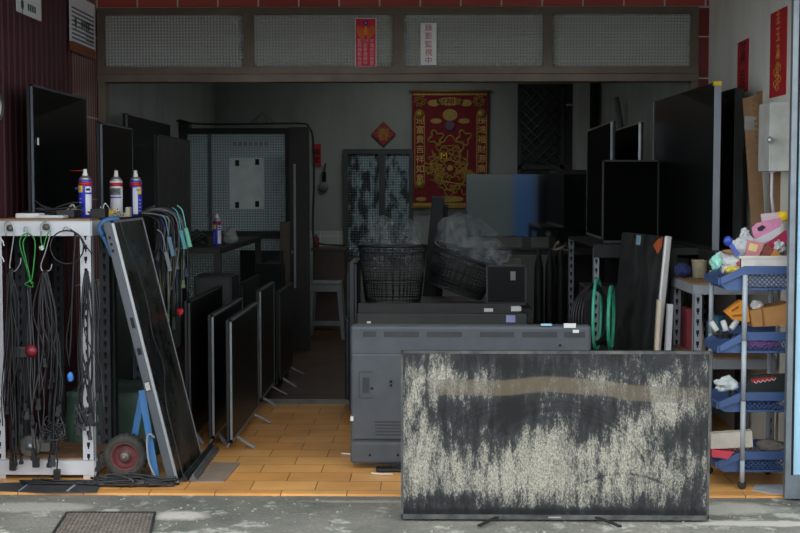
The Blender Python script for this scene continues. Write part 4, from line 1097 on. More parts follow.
for (a, c) in ((237, 163), (257, 162), (237, 205), (257, 204)): q.box(*bx(a - 2, c - 3, a + 2, c + 3, Yd, .002, .0095))
part('tape_spot', q, M_hole, p1, world=True)
A = PY(249, 144, Yd)
q = MB()
for k in range(7): q.box(*bx(233 + k * 5.2, 141.5, 236.4 + k * 5.2, 146, Yd, .002, .011))
part('painted_marks', q, M_gsteel, p1, world=True)
# wooden leaf with a pale rail beside it
t = thing('wooden_door_leaf', 'tall dark brown door leaf with a pale metal rail, right of the patterned glass door', 'door', (PY(299, 200, 5.8).x, 5.8, 0))
A = PY(289, 127, 5.8); B = PY(309, 127, 5.8)
part('leaf', MB().box(A.x, B.x, 5.8, 5.84, 0, A.z), M_dark, t, world=True)
A = PY(293.5, 164, 5.78); part('rail', MB().box(A.x, A.x + .018, 5.775, 5.8, .6, A.z), M_gsteel, t, world=True)
part('knob', MB().lathe([(.016, 0), (.02, .015), (.008, .03)], n=12, M=Matrix.Translation(PY(291, 252, 5.78)) @ Matrix.Rotation(R(90), 4, 'X')), M_cream, t, world=True)
A = PY(280, 222, 5.6); B = PY(290, 246, 5.6)
single('wooden_block', MB().box(A.x, B.x, 5.6, 5.76, 0, A.z, bev=.004), mat('brown_wood_block', '4f463c', .7), 'brown wooden upright against the dark door leaf', 'post')
# conduit and small stuff on the back wall
q = MB().tube(smooth([PY(173, 120, 6.1), PY(178, 121, 6.1), PY(200, 124, 6.1), PY(250, 124, 6.1), PY(300, 123.5, 6.1), PY(309, 127, 6.1), PY(313, 140, 6.1), PY(314, 180, 6.1), PY(313, 230, 6.1), PY(318, 243, 6.1), PY(345, 245.5, 6.1)], 5), .011, 6)
single('conduit_pipe', q, M_cable, 'thin dark conduit running over the glass door and down beside it', 'pipe')
q = MB().tube([PY(250, 124, 6.15), PY(262, 113, 6.15), PY(274, 123, 6.15)], .006, 5).tube([PY(254, 124, 6.15), PY(263, 112, 6.15), PY(268, 124, 6.15)], .004, 5)
single('wire_bracket', q, mat('old_brass_wire', '6c6248', .6), 'small wire bracket standing on top of the patterned glass door', 'bracket')
A = PY(178, 118, 6.3); B = PY(190, 128, 6.3)
single('meter_box', MB().prism([(A.x - .04, B.z), (B.x, B.z), (B.x, B.z + .06), (A.x - .04, A.z)], 'y', 6.2, 6.4), M_dark, 'dark sloping box on top of the glass door at its left end', 'box')

def hanging(px0, py0, px1, py1, nm, m, lab, cat, t=.004, Y=YB - .02):
    return single(nm, MB().box(*bx(px0, py0, px1, py1, Y, t)), m, lab, cat)
A = PY(317, 156, YB - .02)
t = thing('red_paper_slip', 'narrow red paper slip on the back wall beside the conduit', 'sign', (A.x, YB - .02, A.z - .12))
part('paper', MB().box(*bx(313, 144, 321, 166, YB - .02, .003)), M_redpaper, t, world=True)
part('lettering', text_mb('福氣', .085, face_front(A.x, YB - .022, A.z), vertical=True), M_hole, t, world=True)
# fly swatter
t = thing('fly_swatter', 'pale fly swatter hanging on the back wall below the red slip', 'swatter', PY(323, 180, YB - .03))
part('handle', MB().tube([PY(325.5, 163, YB - .03), PY(324, 180, YB - .03)], .008, 6).box(*bx(322, 172, 326, 182, YB - .035, .02)), M_hole, t, world=True)
c_ = PY(323.5, 187, YB - .03)
part('mesh_head', MB().lathe([(.06, -.004), (.06, .004)], n=20, M=Matrix.Translation(c_) @ Matrix.Rotation(R(90), 4, 'X')), mat('pale_swatter', '6d7472', .6), t, world=True)
# diamond spring sign
c_ = PY(383.5, 134, YB - .03); hw = .14
t = thing('diamond_sign', 'red diamond paper with one gold spring character on the back wall', 'sign', (c_.x, c_.y, c_.z - hw))
M45 = Matrix.Translation(c_) @ Matrix.Rotation(R(45), 4, 'Y')
s_ = hw / 1.414
part('paper', MB().box(-s_, s_, -.002, .002, -s_, s_, M45), mat('brick_red_paper', '8e2c26', .7), t, world=True)
part('border', MB().box(-s_, s_, -.004, -.002, s_ - .008, s_, M45).box(-s_, s_, -.004, -.002, -s_, -s_ + .008, M45).box(-s_, -s_ + .008, -.004, -.002, -s_, s_, M45).box(s_ - .008, s_, -.004, -.002, -s_, s_, M45), mat('dark_maroon_border', '5a1c1c', .7), t, world=True)
part('lettering', text_mb('春', .15, face_front(c_.x, c_.y - .004, c_.z)), M_gold, t, world=True)

# mottled window in the back wall
t = struct('window_2', MB().box(*bx(343, 149, 413, 154, YB - .06, .08)).box(*bx(343, 154, 348, 256, YB - .058, .07)).box(*bx(379, 154, 385, 256, YB - .058, .07)).box(*bx(409, 154, 413, 256, YB - .058, .07)).box(*bx(343, 256, 413, 262, YB - .06, .08)), mat('old_window_frame', '3c4140', .6))
t['label'] = 'dark framed back window with two mottled panes'
mg = pattern_glass('mottled_window_glass', '86a0a8', .03, .0, '3a4548')
struct('window_pane', MB().box(*bx(348, 154, 379, 256, YB - .03, .01)), mg, t)
struct('window_pane', MB().box(*bx(385, 154, 409, 256, YB - .03, .01)), mg, t)

# deity banner kept as a generic gold ornament figure
Yb = YB - .05
c_ = PY(450, 150, Yb)
bn = thing('wall_banner', 'tall dark red banner with gold writing and a gold robed figure, back wall', 'banner', (c_.x, Yb, PY(450, 208, Yb).z))
part('cloth', MB().box(*bx(412, 91, 488, 207, Yb, .006)), M_maroon, bn, world=True)
part('rod', MB().tube([PY(409, 91, Yb), PY(491, 91, Yb)], .012, 8), M_gold, bn, world=True)
part('rod', MB().tube([PY(411, 207.5, Yb), PY(489, 207.5, Yb)], .012, 8), M_gold, bn, world=True)
G = MB()
def gb(*a): G.box(*bx(*a, Yb, .003, -.003))
gb(413, 93.5, 487, 95.2); gb(413, 203, 487, 206)
for (a, c) in ((414.5, 115), (476.5, 115)):
    gb(a, 115, a + .8, 184); gb(a + 9.5, 115, a + 10.3, 184)
    for yy in (114, 185): 
        C_ = PY(a + 5, yy, Yb); G.lathe([(.055, -.002), (.055, .002)], n=14, M=Matrix.Translation((C_.x, Yb - .003, C_.z)) @ Matrix.Rotation(R(90), 4, 'X'))
def disc(px, py, r, sx=1, sz=1, dy=.004):
    C_ = PY(px, py, Yb); n_ = 16
    G.add([(C_.x + r * sx * math.cos(2 * PI * k / n_), Yb - dy, C_.z + r * sz * math.sin(2 * PI * k / n_)) for k in range(n_)], [list(range(n_))])
def ringp(px, py, r0, n_=10, amp=.25, w_=.006, sx=1, sz=1):
    C_ = PY(px, py, Yb)
    G.tube([(C_.x + sx * r0 * (1 + amp * math.sin(n_ * a)) * math.cos(a), Yb - .004, C_.z + sz * r0 * (1 + amp * math.sin(n_ * a)) * math.sin(a)) for a in [2 * PI * k / 90 for k in range(90)]], w_, 4, closed=True)
for p in ((420, 101), (479, 101)):
    ringp(*p, .055, 8, .25); ringp(*p, .03, 5, .3)
disc(434, 103, .07, 1.0, .55); disc(450, 101.5, .12, 1.3, .4); disc(466, 103, .07, 1.0, .55)
# figure: hat with wings, face, sleeves, robe scrolls, bowl
disc(450, 115, .085, 1, .8); disc(436, 121, .05, 1.3, .6); disc(464, 121, .05, 1.3, .6)
for k in range(26):
    a = random.Random(k * 7 + 1).uniform(0, 6.28); u = random.Random(k * 3 + 2).random()
    ringp(450 + 22 * math.cos(a) * (.3 + .7 * u), 170 + 26 * math.sin(a) * (.3 + .7 * u), .03 + .022 * random.Random(k).random(), 3 + k % 4, .35, .007)
ringp(450, 150, .14, 5, .18, .010); ringp(450, 168, .21, 7, .12, .009, .9, 1.1); ringp(450, 168, .10, 9, .2, .008); disc(450, 168, .035)
ringp(436, 138, .07, 4, .3, .012); ringp(464, 138, .07, 4, .3, .012)
disc(450, 199, .12, 1.3, .3); disc(421, 199, .06, 1, .4); disc(479, 199, .05, 1, .4)
for (p0, p1) in (((432, 150), (440, 190)), ((468, 150), (460, 190)), ((441, 146), (459, 146)), ((430, 180), (470, 186))):
    A = PY(*p0, Yb - .004); B = PY(*p1, Yb - .004); G.tube([A, (A + B) / 2 + Vector((.03, 0, 0)), B], .008, 4)
part('gold_ornament', G, M_gold, bn, world=True)
fc = PY(450, 126, Yb); 
part('figure_face', MB().lathe([(.062, -.002), (.05, .003)], n=18, M=Matrix.Translation((fc.x, Yb - .006, fc.z)) @ Matrix.Rotation(R(90), 4, 'X')), mat('muted_violet_print', '5f4a5e', .7), bn, world=True)
T_ = MB(); A = PY(420, 149, Yb); text_mb('迎富貴吉祥如意', .098, face_front(A.x, Yb - .004, A.z), vertical=True, mb=T_, lead=1.13)
A = PY(481.7, 149, Yb); T2_ = text_mb('接鴻福財源廣進', .098, face_front(A.x, Yb - .004, A.z), vertical=True, lead=1.13)
part('lettering', T2_, mat('pale_gold_print', 'd0b064', .5, metal=.1), bn, world=True)
part('lettering', T_, mat('pale_gold_print', 'd0b064', .5, metal=.1), bn, world=True)
A = PY(450, 101.5, Yb); part('lettering', text_mb('財神到', .10, face_front(A.x, Yb - .006, A.z)), M_maroon, bn, world=True)
A = PY(444, 156, Yb); part('lettering', text_mb('M', .11, face_front(A.x, Yb - .014, A.z)), M_yellow, bn, world=True)

# lattice door leaf at the back right
Yl = YB - .12
t = thing('lattice_door', 'black door with a diamond metal lattice at the back right', 'door', (PY(548, 100, Yl).x, Yl, 0))
part('panel', MB().box(*bx(518, 84, 579, 200, Yl, .03, .02)), mat('dark_door_panel', '1d2123', .7), t, world=True)
f = MB(); 
for a in ((518, 84, 521, 200), (561, 84, 564, 200), (576, 84, 579, 200)): f.box(*bx(*a, Yl, .03))
f.box(*bx(518, 84, 579, 87, Yl, .03)).box(*bx(518, 165, 579, 169, Yl, .03))
part('frame', f, M_black, t, world=True)
lt_ = MB()
A = PY(521, 87, Yl); B = PY(561, 165, Yl); wd_ = B.x - A.x; ht_ = A.z - B.z; st = .125
k = -ht_
while k < wd_:
    for s in (1, -1):
        # line x = x0 + k + s*(z) clipped
        pts = []
        for i in range(2):
            pass
        x0_ = A.x + k if s > 0 else A.x + k + ht_
        z0_, z1_ = B.z, A.z
        xa, xb_ = x0_, x0_ + s * ht_
        def cl(x, z):
            return x, z
        # parametric clip on x in [A.x,B.x]
        ta, tb = 0.0, 1.0; dx = xb_ - xa
        lo_, hi_ = (A.x - xa) / dx, (B.x - xa) / dx
        if lo_ > hi_: lo_, hi_ = hi_, lo_
        ta = max(ta, lo_); tb = min(tb, hi_)
        if tb - ta > .02: lt_.tube([(xa + dx * ta, Yl + .004, z0_ + ht_ * ta), (xa + dx * tb, Yl + .004, z0_ + ht_ * tb)], .006, 4)
    k += st
part('lattice', lt_, mat('lattice_metal', '4a4f50', .5, metal=.3), t, world=True)
part('bracket', MB().box(*bx(566, 104, 578, 106, Yl, .02, -.02)).lathe([(.014, 0), (.014, .02)], n=10, M=Matrix.Translation(PY(578, 124, Yl - .02))), M_gsteel, t, world=True)
# pale strip of rolled blind on the inner right wall
A = PX(617, 96, 1.93)
single('rolled_tube', MB().tube([PY(616, 97, 6.2), PY(620, 132, 6.2), PY(622, 170, 6.2)], [.03, .045, .045], 10), mat('pale_roll', '767a7a', .7), 'pale rolled tube standing against the inner right wall', 'tube')
A = PY(622, 170, 6.2)
t = thing('cabinet', 'dark low cabinet against the inner right wall below the rolled tube', 'cabinet', (1.6, 6.2, 0))
part('body', MB().box(1.25, 1.93, 5.95, 6.6, 0, A.z - .001), M_dark, t, world=True)
part('door', MB().box(1.28, 1.58, 5.93, 5.949, .05, A.z - .05), M_dark, t, world=True); part('door', MB().box(1.6, 1.9, 5.93, 5.949, .05, A.z - .05), M_dark, t, world=True)

# ------------------------------------------------------------------ middle: stool, chest, baskets, bags
sy = 6.9; c_ = PY(327, 300, sy)
t = thing('plastic_stool', 'grey square plastic stool in the dim middle of the shop', 'stool', (c_.x, sy, 0))
zs = PY(327, 281, sy).z; hw = .155; ht2 = .20
part('seat', MB().box(-hw, hw, -hw, hw, zs - .03, zs, bev=.01), mat('grey_stool_plastic', '7f8587', .45, dust=.1), t)
Ms = MATS['grey_stool_plastic']
for sx in (-1, 1):
    for s2 in (-1, 1):
        part('leg', MB().add([(sx * a, s2 * b2, z) for (a, b2, z) in ((hw - .045, hw - .0, zs - .03), (hw, hw - .0, zs - .03), (hw, hw - .045, zs - .03), (hw - .045, hw - .045, zs - .03), (ht2 - .04, ht2, 0), (ht2, ht2, 0), (ht2, ht2 - .04, 0), (ht2 - .04, ht2 - .04, 0))], [(0, 1, 2, 3), (7, 6, 5, 4), (0, 4, 5, 1), (1, 5, 6, 2), (2, 6, 7, 3), (3, 7, 4, 0)]), Ms, t)
part('apron', MB().box(-ht2 + .03, ht2 - .03, -hw - .024, -hw - .014, .14, .19).box(-hw + .03, hw - .03, -hw - .008, -hw + .004, zs - .1, zs - .03), Ms, t)
a_ = PY(313, 249, 7.6); b_ = PY(345, 275, 7.6)
t = thing('wooden_chest', 'small brown wooden chest with a red end behind the grey stool', 'chest', ((a_.x + b_.x) / 2, 7.6, 0))
part('body', MB().box(a_.x, b_.x, 7.6, 8.0, .0, a_.z, bev=.01), mat('reddish_brown_wood', '40312a', .45, var=.2), t, world=True)
part('lid', MB().box(a_.x - .02, b_.x + .02, 7.58, 8.02, a_.z - .02, a_.z + .012, bev=.006), mat('reddish_brown_wood', '40312a', .45), t, world=True)
q = PY(316, 253, 7.7); single('red_bottle', MB().lathe([(.03, 0), (.035, .02), (.035, .10), (.012, .13), (.012, .15)], (q.x, 7.7, a_.z + .0125), n=14), mat('dull_red_bottle', '6a1f24', .4), 'red bottle standing on the small wooden chest', 'bottle')

# low counter carrying the baskets
zc = PY(440, 302, 2.95).z
cA = PY(350, 302, 2.7); cB = PY(530, 302, 2.7)
t = thing('counter', 'dark low counter carrying the two black baskets', 'counter', ((cA.x + cB.x) / 2, 2.9, 0))
part('worktop', MB().box(cA.x + .1, cB.x, 2.45, 3.45, zc - .03, zc), M_dark, t, world=True)
part('body', MB().box(cA.x + .12, cB.x - .03, 2.50, 3.4, 0, zc - .031), M_dark, t, world=True)
A = PY(349.5, 262, 2.5); B = PY(358, 262, 2.5)
t2 = make_tv('dark blue-edged television standing edge-on at the left end of the counter', .62, A.z, .075, ((A.x + B.x) / 2 - .01, 2.74, 0), (0, 0, R(90)), body=mat('navy_grey_plastic', '272e38', .4), edge=mat('navy_grey_plastic', '272e38', .4))

def basket(loc, rot, rx, ry, h, lab, taper=.82, sides=48, rows=9):
    t = thing('laundry_basket', lab, 'basket', loc, rot)
    M_b = mat('black_basket_plastic', '1e2022', .4, var=.2)
    def sup(a, k=.72):
        c, s = math.cos(a), math.sin(a); return (abs(c) ** k) * (1 if c >= 0 else -1), (abs(s) ** k) * (1 if s >= 0 else -1)
    g = MB(); g2 = MB()
    for i in range(rows + 1):
        z = .02 + (h - .04) * i / rows; f_ = taper + (1 - taper) * z / h
        ring = [(rx * f_ * sup(2 * PI * k / 40)[0], ry * f_ * sup(2 * PI * k / 40)[1], z) for k in range(40)]
        g.tube(ring, .0032 if i not in (0, 3) else .006, 4, closed=True)
    for k in range(sides):
        c, s = sup(2 * PI * k / sides); g.tube([(rx * taper * c, ry * taper * s, .01), (rx * c, ry * s, h - .01)], .0035, 4)
    part('mesh_wall', g, M_b, t)
    for z, r_ in ((h, .011), (h - .045, .007)):
        f_ = taper + (1 - taper) * z / h
        g2.tube([(rx * f_ * sup(2 * PI * k / 44)[0], ry * f_ * sup(2 * PI * k / 44)[1], z) for k in range(44)], r_, 6, closed=True)
    part('rim', g2, M_b, t)
    ring = [(rx * taper * sup(2 * PI * k / 40)[0], ry * taper * sup(2 * PI * k / 40)[1]) for k in range(40)]
    part('bottom', MB().prism(ring, 'z', 0, .01), M_b, t)
    return t
q = PY(393, 298, 2.9); hB = PY(393, 247, 2.9).z - zc
basket((q.x, 2.9, zc + .012), (0, 0, 0), .245, .2, hB, 'upright black mesh basket on the counter with clear bags in it')
q = PY(459, 300, 2.9)
basket((q.x - .03, 2.92, zc + .10), (R(8), R(19), R(4)), .245, .2, .27, 'tilted black mesh basket on the counter, leaning right with a big bag on top', .85)
def bag(nm, px, py, Y, r, sq, lab, m, seed, rough=.35):
    q = PY(px, py, Y); return single(nm, MB().blob((q.x, Y, q.z), r, seed=seed, rough=rough, squash=sq, freq=2.0), m, lab, 'bag')
bag('plastic_bag', 379, 247, 2.9, .17, (.66, .6, 1.25), 'clear plastic bag standing up in the upright basket, left one', M_bag, 3)
bag('plastic_bag', 408, 247, 2.95, .17, (.6, .6, 1.2), 'clear plastic bag standing up in the upright basket, right one', M_bag, 6)
bag('plastic_bag', 466, 240, 2.95, .20, (1.15, .7, .85), 'big clear plastic bag on top of the tilted basket', M_bag, 8)
bag('plastic_bag', 492, 254, 2.8, .12, (1.1, .7, .75), 'smaller clear bag spilling over the right rim of the tilted basket', M_bag, 12)
q = PY(490, 231, 3.0)
# small black set on the counter at right with label
A = PY(486, 265, 2.72); B = PY(526, 301, 2.72)
t = make_tv('small black screen at the right end of the counter, square white label', B.x - A.x, A.z - zc, .04, ((A.x + B.x) / 2, 2.70, zc + .001), (R(-3), 0, 0), edge=M_black)
part('paper_label', MB().box(.03, .065, -.024, -.021, (A.z - zc) * .62, (A.z - zc) * .84), mat('dull_white_label', '8f9698', .7), t)
# tall dark speakers leaning behind the bags
for (p0, p1, p2, Y, lab, rt) in ((426, 441, 200, 3.7, 'slim black panel leaning in front of the banner, left one', 9), (437, 450, 208, 3.9, 'slim black panel leaning in front of the banner, right one', 6)):
    A = PY(p0, p2, Y); B = PY(p1, p2, Y)
    t = thing('leaning_panel', lab, 'panel', ((A.x + B.x) / 2 - .1, Y, 0), (0, R(rt * .6), 0))
    part('panel', MB().box(-.05, .05, 0, .04, 0, A.z + .02, bev=.005), M_black2, t); part('end_cap', MB().box(-.052, .052, -.002, .042, A.z + .02, A.z + .035), M_dgrey, t)
# cream box on the back table's left end
q = PY(508, 262, 5.0); single('storage_box', MB().box(q.x - .09, q.x + .09, 4.55, 4.75, 0, q.z + .05, bev=.01), mat('dull_cream_box', '77796c', .7), 'dull cream box standing in the dark below the glossy television', 'box')
q = PY(562, 236, Yt - .1)
tangle(q.x, Yt - .1, tz, .12, .06, 6, .006, 77, [M_cable2, mat('pale_wire', 'b9b49a', .5)], 'pale wires lying in front of the glossy television', zh=.08)
# black cloth shapes hanging under the table
for i, (p, lab) in enumerate(((539, 'black folded parasol shape leaning below the table, leftmost'), (550, 'black folded parasol shape leaning below the table, second'), (561, 'black folded parasol shape leaning below the table, third'))):
    A = PY(p, 250, 4.5); single('folded_parasol', MB().lathe([(.03, 0), (.045, .3), (.038, A.z - .15), (.012, A.z)], (A.x, 4.5, 0), n=12), M_black2, lab, 'parasol')

# ------------------------------------------------------------------ right inner shelf, hose, posts
def px_at(p, q, Y): return PY(p, q, Y)
x0_ = PY(594, 250, 2.35).x
s = thing('slotted_steel_shelf', 'dark steel shelf at the inner right carrying the televisions', 'shelf', (1.5, 2.9, 0))
for x in (x0_, 1.9):
    for y in (2.38, 3.9): slotted_leg(s, x, x + .04, y, y + .04, 0, shelf_z - .02, M_gsteel, -1)
part('shelf_board', MB().box(x0_, 1.94, 2.38, 3.94, shelf_z - .02, shelf_z - .001), M_dark, s, world=True)
part('beam', MB().box(x0_, 1.94, 2.372, 2.379, shelf_z - .09, shelf_z - .01), M_black2, s, world=True)
part('shelf_board', MB().box(x0_, 1.94, 2.38, 3.94, .45, .47), M_dark, s, world=True)
for (zz, xx, lab, w_) in ((.471, 1.25, 'black set-top box low on the inner right shelf, left', .28), (.471, 1.6, 'black set-top box low on the inner right shelf, right', .26)):
    t = thing('set_top_box', lab, 'set-top box', (xx, 2.7, zz)); part('case', MB().box(-w_ / 2, w_ / 2, -.15, .15, 0, .4, bev=.01), M_black2, t); part('front_panel', MB().box(-w_ / 2 + .02, w_ / 2 - .02, -.154, -.15, .3, .38), M_dgrey, t)

# green hose rings on a dark crate
Yh = 1.45
zcr = PY(600, 351, Yh).z
A = PY(580, 351, Yh); B = PY(628, 351, Yh)
t = thing('crate', 'dark crate hidden behind the grey television, under the hose', 'crate', ((A.x + B.x) / 2, Yh, 0))
part('body', MB().box(A.x - .02, B.x + .02 - .06, Yh - .15, Yh + .25, 0, zcr - .002), M_dark, t, world=True)
part('rim', MB().box(A.x - .025, B.x + .025 - .06, Yh - .155, Yh - .151, zcr - .04, zcr - .002), M_dark, t, world=True)
def ring(px, py, rr_, yaw, r, m, nm, lab, w=None, Y=Yh):
    C_ = PY(px, py, Y); M_ = Matrix.Translation(C_) @ Matrix.Rotation(R(yaw), 4, 'Z')
    return MB().tube([M_ @ Vector((rr_ * math.cos(2 * PI * k / 48), 0, rr_ * math.sin(2 * PI * k / 48))) for k in range(48)], r, 8, closed=True)
hz = (PY(600, 278, Yh).z - PY(600, 351, Yh).z) / 2
t = thing('garden_hose', 'mint green hose ring with black coils standing behind the grey television', 'hose', (PY(598, 350, Yh).x, Yh, zcr))
part('hose_ring', ring(597, 314.5, hz - .008, 76, .010, M_hose, '', ''), M_hose, t, 'mint green ring', world=True)
k_ = MB()
for i in range(5):
    r_ = ring(594 - i * 1.0, 317, hz - .02 - i * .008, 62 - i * 5, .006, M_cable, '', ''); k_.add(r_.v, r_.f, True)
part('inner_coils', k_, M_cable, t, world=True)
t = thing('garden_hose', 'second mint green hose ring half hidden by the set on end', 'hose', (PY(612, 350, Yh + .1).x, Yh + .1, zcr))
part('hose_ring', ring(611, 318, hz - .03, 77, .012, M_hose, '', '', Y=Yh + .1), M_hose, t, world=True)

# ------------------------------------------------------------------ right side: grey slotted shelf
ZR = PY(698, 283, .75).z
xs1 = PY(694, 300, .75).x
rs = slotted_shelf((1.72, 1.0, 0), xs1, 1.965, .75, 1.40, ZR, .60, M_gsteel, 'grey slotted steel shelf on the right behind the blue rack', lw=.045, bh=.05)
# dark blocks that carry the very large televisions
t = thing('equipment_case', 'black equipment case on the grey shelf under the very large television', 'case', (1.74, 1.1, ZR))
part('case', MB().box(1.66, 1.955, .95, 1.39, ZR + .001, N.z - .978, bev=.008), M_black2, t, world=True)
part('latch', MB().box(1.77, 1.80, .942, .95, ZR + .06, ZR + .09), M_gsteel, t, world=True)
# black rear shelf part continuing into the shop
t = thing('side_table', 'long black table behind the grey slotted shelf under the very large television', 'table', (1.7, 1.9, 0))
part('tabletop', MB().box(1.5, 1.95, 1.42, 2.3, N.z - 1.02, N.z - .978), M_black2, t, world=True)
for x in (1.52, 1.93):
    for y in (1.44, 2.28): part('leg', MB().box(x - .02, x + .02, y - .02, y + .02, 0, N.z - 1.02), M_black2, t, world=True)
# paper tub and blue object
q = PZ(699.5, 278, ZR); t = thing('paper_tub', 'cream paper tub on the grey slotted shelf', 'tub', (q.x + .01, q.y + .03, ZR))
part('tub', MB().lathe([(.044, 0), (.05, .098), (.053, .1), (.053, .105), (.046, .103), (.04, .01)], n=24), mat('printed_cream_paper', 'a89f85', .7, var=.2, scale=25), t)
q = PY(683, 270, 1.2); single('blue_bundle', MB().blob((q.x, 1.2, ZR + .045), .045, seed=5, rough=.3, squash=(1.1, 1, .9)), mat('navy_cloth', '1d2a58', .8), 'navy blue bundle left of the paper tub', 'bundle')
# reclining board on shelf
# lower objects on the grey shelf
z2 = .601
for (p, q_, r_, c_, nm, lab) in ((716, 345, .06, '3b6b84', 'teal_jar', 'teal jar low in the grey slotted shelf'), ):
    A = PY(p, q_, 1.0); single(nm, MB().lathe([(r_, 0), (r_, .17), (r_ * .8, .19), (r_ * .8, .22)], (A.x, 1.0, z2), n=18), mat('jar_' + c_, c_, .4), lab, 'jar')
A = PY(706, 340, .95); single('wooden_strip', MB().bar((A.x - .02, .95, z2), (A.x - .05, .97, z2 + .26), .035, .012, (0, 1, 0)), mat('pinkish_wood', '9c7a68', .7), 'short pinkish wooden slat upright in the grey slotted shelf', 'slat')
A = PY(687, 335, 1.2); single('red_book', MB().box(A.x - .02, A.x + .015, 1.10, 1.30, z2, z2 + .24), mat('dull_red_cover', '7d3038', .6), 'dull red box file upright behind the grey shelf leg', 'file')

# ------------------------------------------------------------------ cartons and papers on the right wall
def carton(px0, py0, px1, Y0, Y1, X, X2, zbot, lab, m=M_card, th=.02):
    A = PX(px0, py0, X)
    t = thing('flattened_carton', lab, 'carton', (X, (Y0 + Y1) / 2, zbot))
    b = MB(); zt = PY(px0, py0, Y0).z
    b.add([(X2 - th, Y0, zbot), (X2, Y0, zbot), (X2, Y1, zbot), (X2 - th, Y1, zbot), (X - th, Y0, zt), (X, Y0, zt), (X, Y1, zt), (X - th, Y1, zt)], [(0, 1, 2, 3), (4, 5, 6, 7), (0, 1, 5, 4), (1, 2, 6, 5), (2, 3, 7, 6), (3, 0, 4, 7)])
    part('board', b, m, t, world=True)
    return t, zt
# board faces seen front-on
def board(px0, px1, pyt, Y, dx, lab, m=M_card, zb=None, tape=True, flutes=False):
    zb = ZR + .001 if zb is None else zb
    A = PY(px0, pyt, Y); B = PY(px1, pyt, Y)
    t = thing('flattened_carton', lab, 'carton', ((A.x + B.x) / 2, Y, zb))
    part('board', MB().prism([(A.x + dx, zb), (B.x + dx, zb), (B.x, B.z), (A.x, A.z - .02)], 'y', Y, Y + .012), m, t, world=True)
    if tape: part('tape', MB().box(A.x + .01, A.x + .08, Y - .002, Y, A.z - .2, A.z - .12), mat('clear_tape', '8d8b86', .3), t, world=True)
    if flutes:
        f_ = MB(); nn_ = 34
        for k in range(nn_):
            u = k / nn_; x = B.x + dx * u - .024; z = B.z - .02 - (B.z - zb - .02) * u; f_.box(x, x + .020, Y - .014, Y + .001, z - .012, z)
        part('fluted_edge', f_, mat('carton_edge', '8a6640', .85), t, world=True)
    return t
board(743, 757, 95, .98, .085, 'tall brown carton with a fluted edge leaning at the plaster wall', flutes=True)
board(757, 784, 88, 1.22, .03, 'wide brown carton behind the fluted one', mat('carton_brown_b', '846448', .85))
board(770, 786, 170, .80, .02, 'narrow brown carton below the white switch box', mat('carton_brown_c', '7a5c42', .85), tape=False)
# white switch box
A = PY(770, 102, .55); B = PY(792, 171, .55)
t = thing('switch_box', 'white electrical box with a round knob on the right wall', 'switch box', (A.x + .06, .6, B.z))
part('housing', MB().box(A.x, 1.99, .55, .78, B.z, A.z, bev=.004), mat('off_white_enamel', 'b9bcb8', .5), t, world=True)
C_ = PY(770, 140, .53); part('knob', MB().lathe([(.012, 0), (.018, .008), (.014, .02)], n=16, M=Matrix.Translation(C_) @ Matrix.Rotation(R(90), 4, 'X')), M_silver, t, world=True)
part('cable', MB().tube([(A.x + .03, .6, B.z), (A.x + .03, .6, B.z - .14), (A.x + .05, .62, B.z - .25)], .008, 6), M_white, t, world=True)
# red wall papers
def rpaper(pxa, pya, pxb, pyb, pyc, txt, lab, size, gold=True):
    a = PX(pxa, pya, XR - .004); b = PX(pxb, pya, XR - .004); z1 = a.z; z0 = PX(pxa, pyb, XR - .004).z
    t = thing('red_wall_paper', lab, 'paper', (XR - .004, (a.y + b.y) / 2, z0))
    part('paper', MB().box(XR - .006, XR - .001, b.y, a.y, z0, z1), M_redpaper, t, world=True)
    M_ = face_left(XR - .0065, (a.y + b.y) / 2, (z0 + z1) / 2 + (.06 if gold else 0))
    part('lettering', text_mb(txt, size, M_, vertical=True), mat('gold_lettering', 'c8943c', .5) if gold else mat('dark_red_ink', '5a0f18', .7), t, world=True)
    return t, a, b, z0
rpaper(738, 43, 748.5, 94, 0, '滿春', 'smaller red paper on the right plaster wall, dark writing', .16, False)
t, a, b, z0 = rpaper(771, 14, 787, 98, 0, '金玉滿堂', 'larger red paper with gold writing on the right wall above the white box', .09)
q = MB()
for k in range(6):
    C_ = Vector((XR - .0075, (a.y + b.y) / 2 + .05 * math.sin(k * 2.1), z0 + .05 + k * .022)); q.tube([C_ + Vector((0, .03 * math.cos(j), .02 * math.sin(j))) for j in [2 * PI * i / 12 for i in range(12)]], .003, 4, closed=True)
part('gold_ornament', q, MATS['gold_lettering'], t, world=True)

# ------------------------------------------------------------------ left wall notices, clock
def notice(a, b, zt, zb, X, lab, lines, foot=None, green=None):
    t = thing('notice_board', lab, 'notice', (X, (a + b) / 2, zb))
    bd_ = part('board', MB().box(X, X + .008, a, b, zb, zt), mat('notice_white', 'eeeef4', .6, var=.03), t, world=True)
    q = MB()
    for (z_, k0, k1) in lines: q.box(X + .008, X + .009, a + (b - a) * k0, a + (b - a) * k1, z_, z_ + .012)
    part('printed_lines', q, mat('grey_ink', '6a6c70', .6), t, world=True)
    if green is not None:
        q = MB(); M_ = Matrix.Translation((X + .0085, a + (b - a) * .2, green)) @ Matrix.Rotation(R(90), 4, 'Y'); q.lathe([(.03, 0), (.02, .002)], n=14, M=M_).box(X + .008, X + .010, a + (b - a) * .19, a + (b - a) * .21, green - .05, green)
        part('tree_mark', q, mat('dark_green_print', '1f4a38', .6), t, world=True)
        q = MB()
        for k in range(4): yk = a + (b - a) * (.42 + .09 * k); q.box(X + .008, X + .0095, yk, yk + (b - a) * .06, green - .02, green + .02)
        part('printed_mark', q, mat('dark_green_print', '1f4a38', .6), t, world=True)
    if foot: part('bottom_strip', MB().box(X - .0, X + .010, a, b, zb - foot, zb), mat('orange_brown_strip', '8a4a30', .6), t, world=True)
    return t
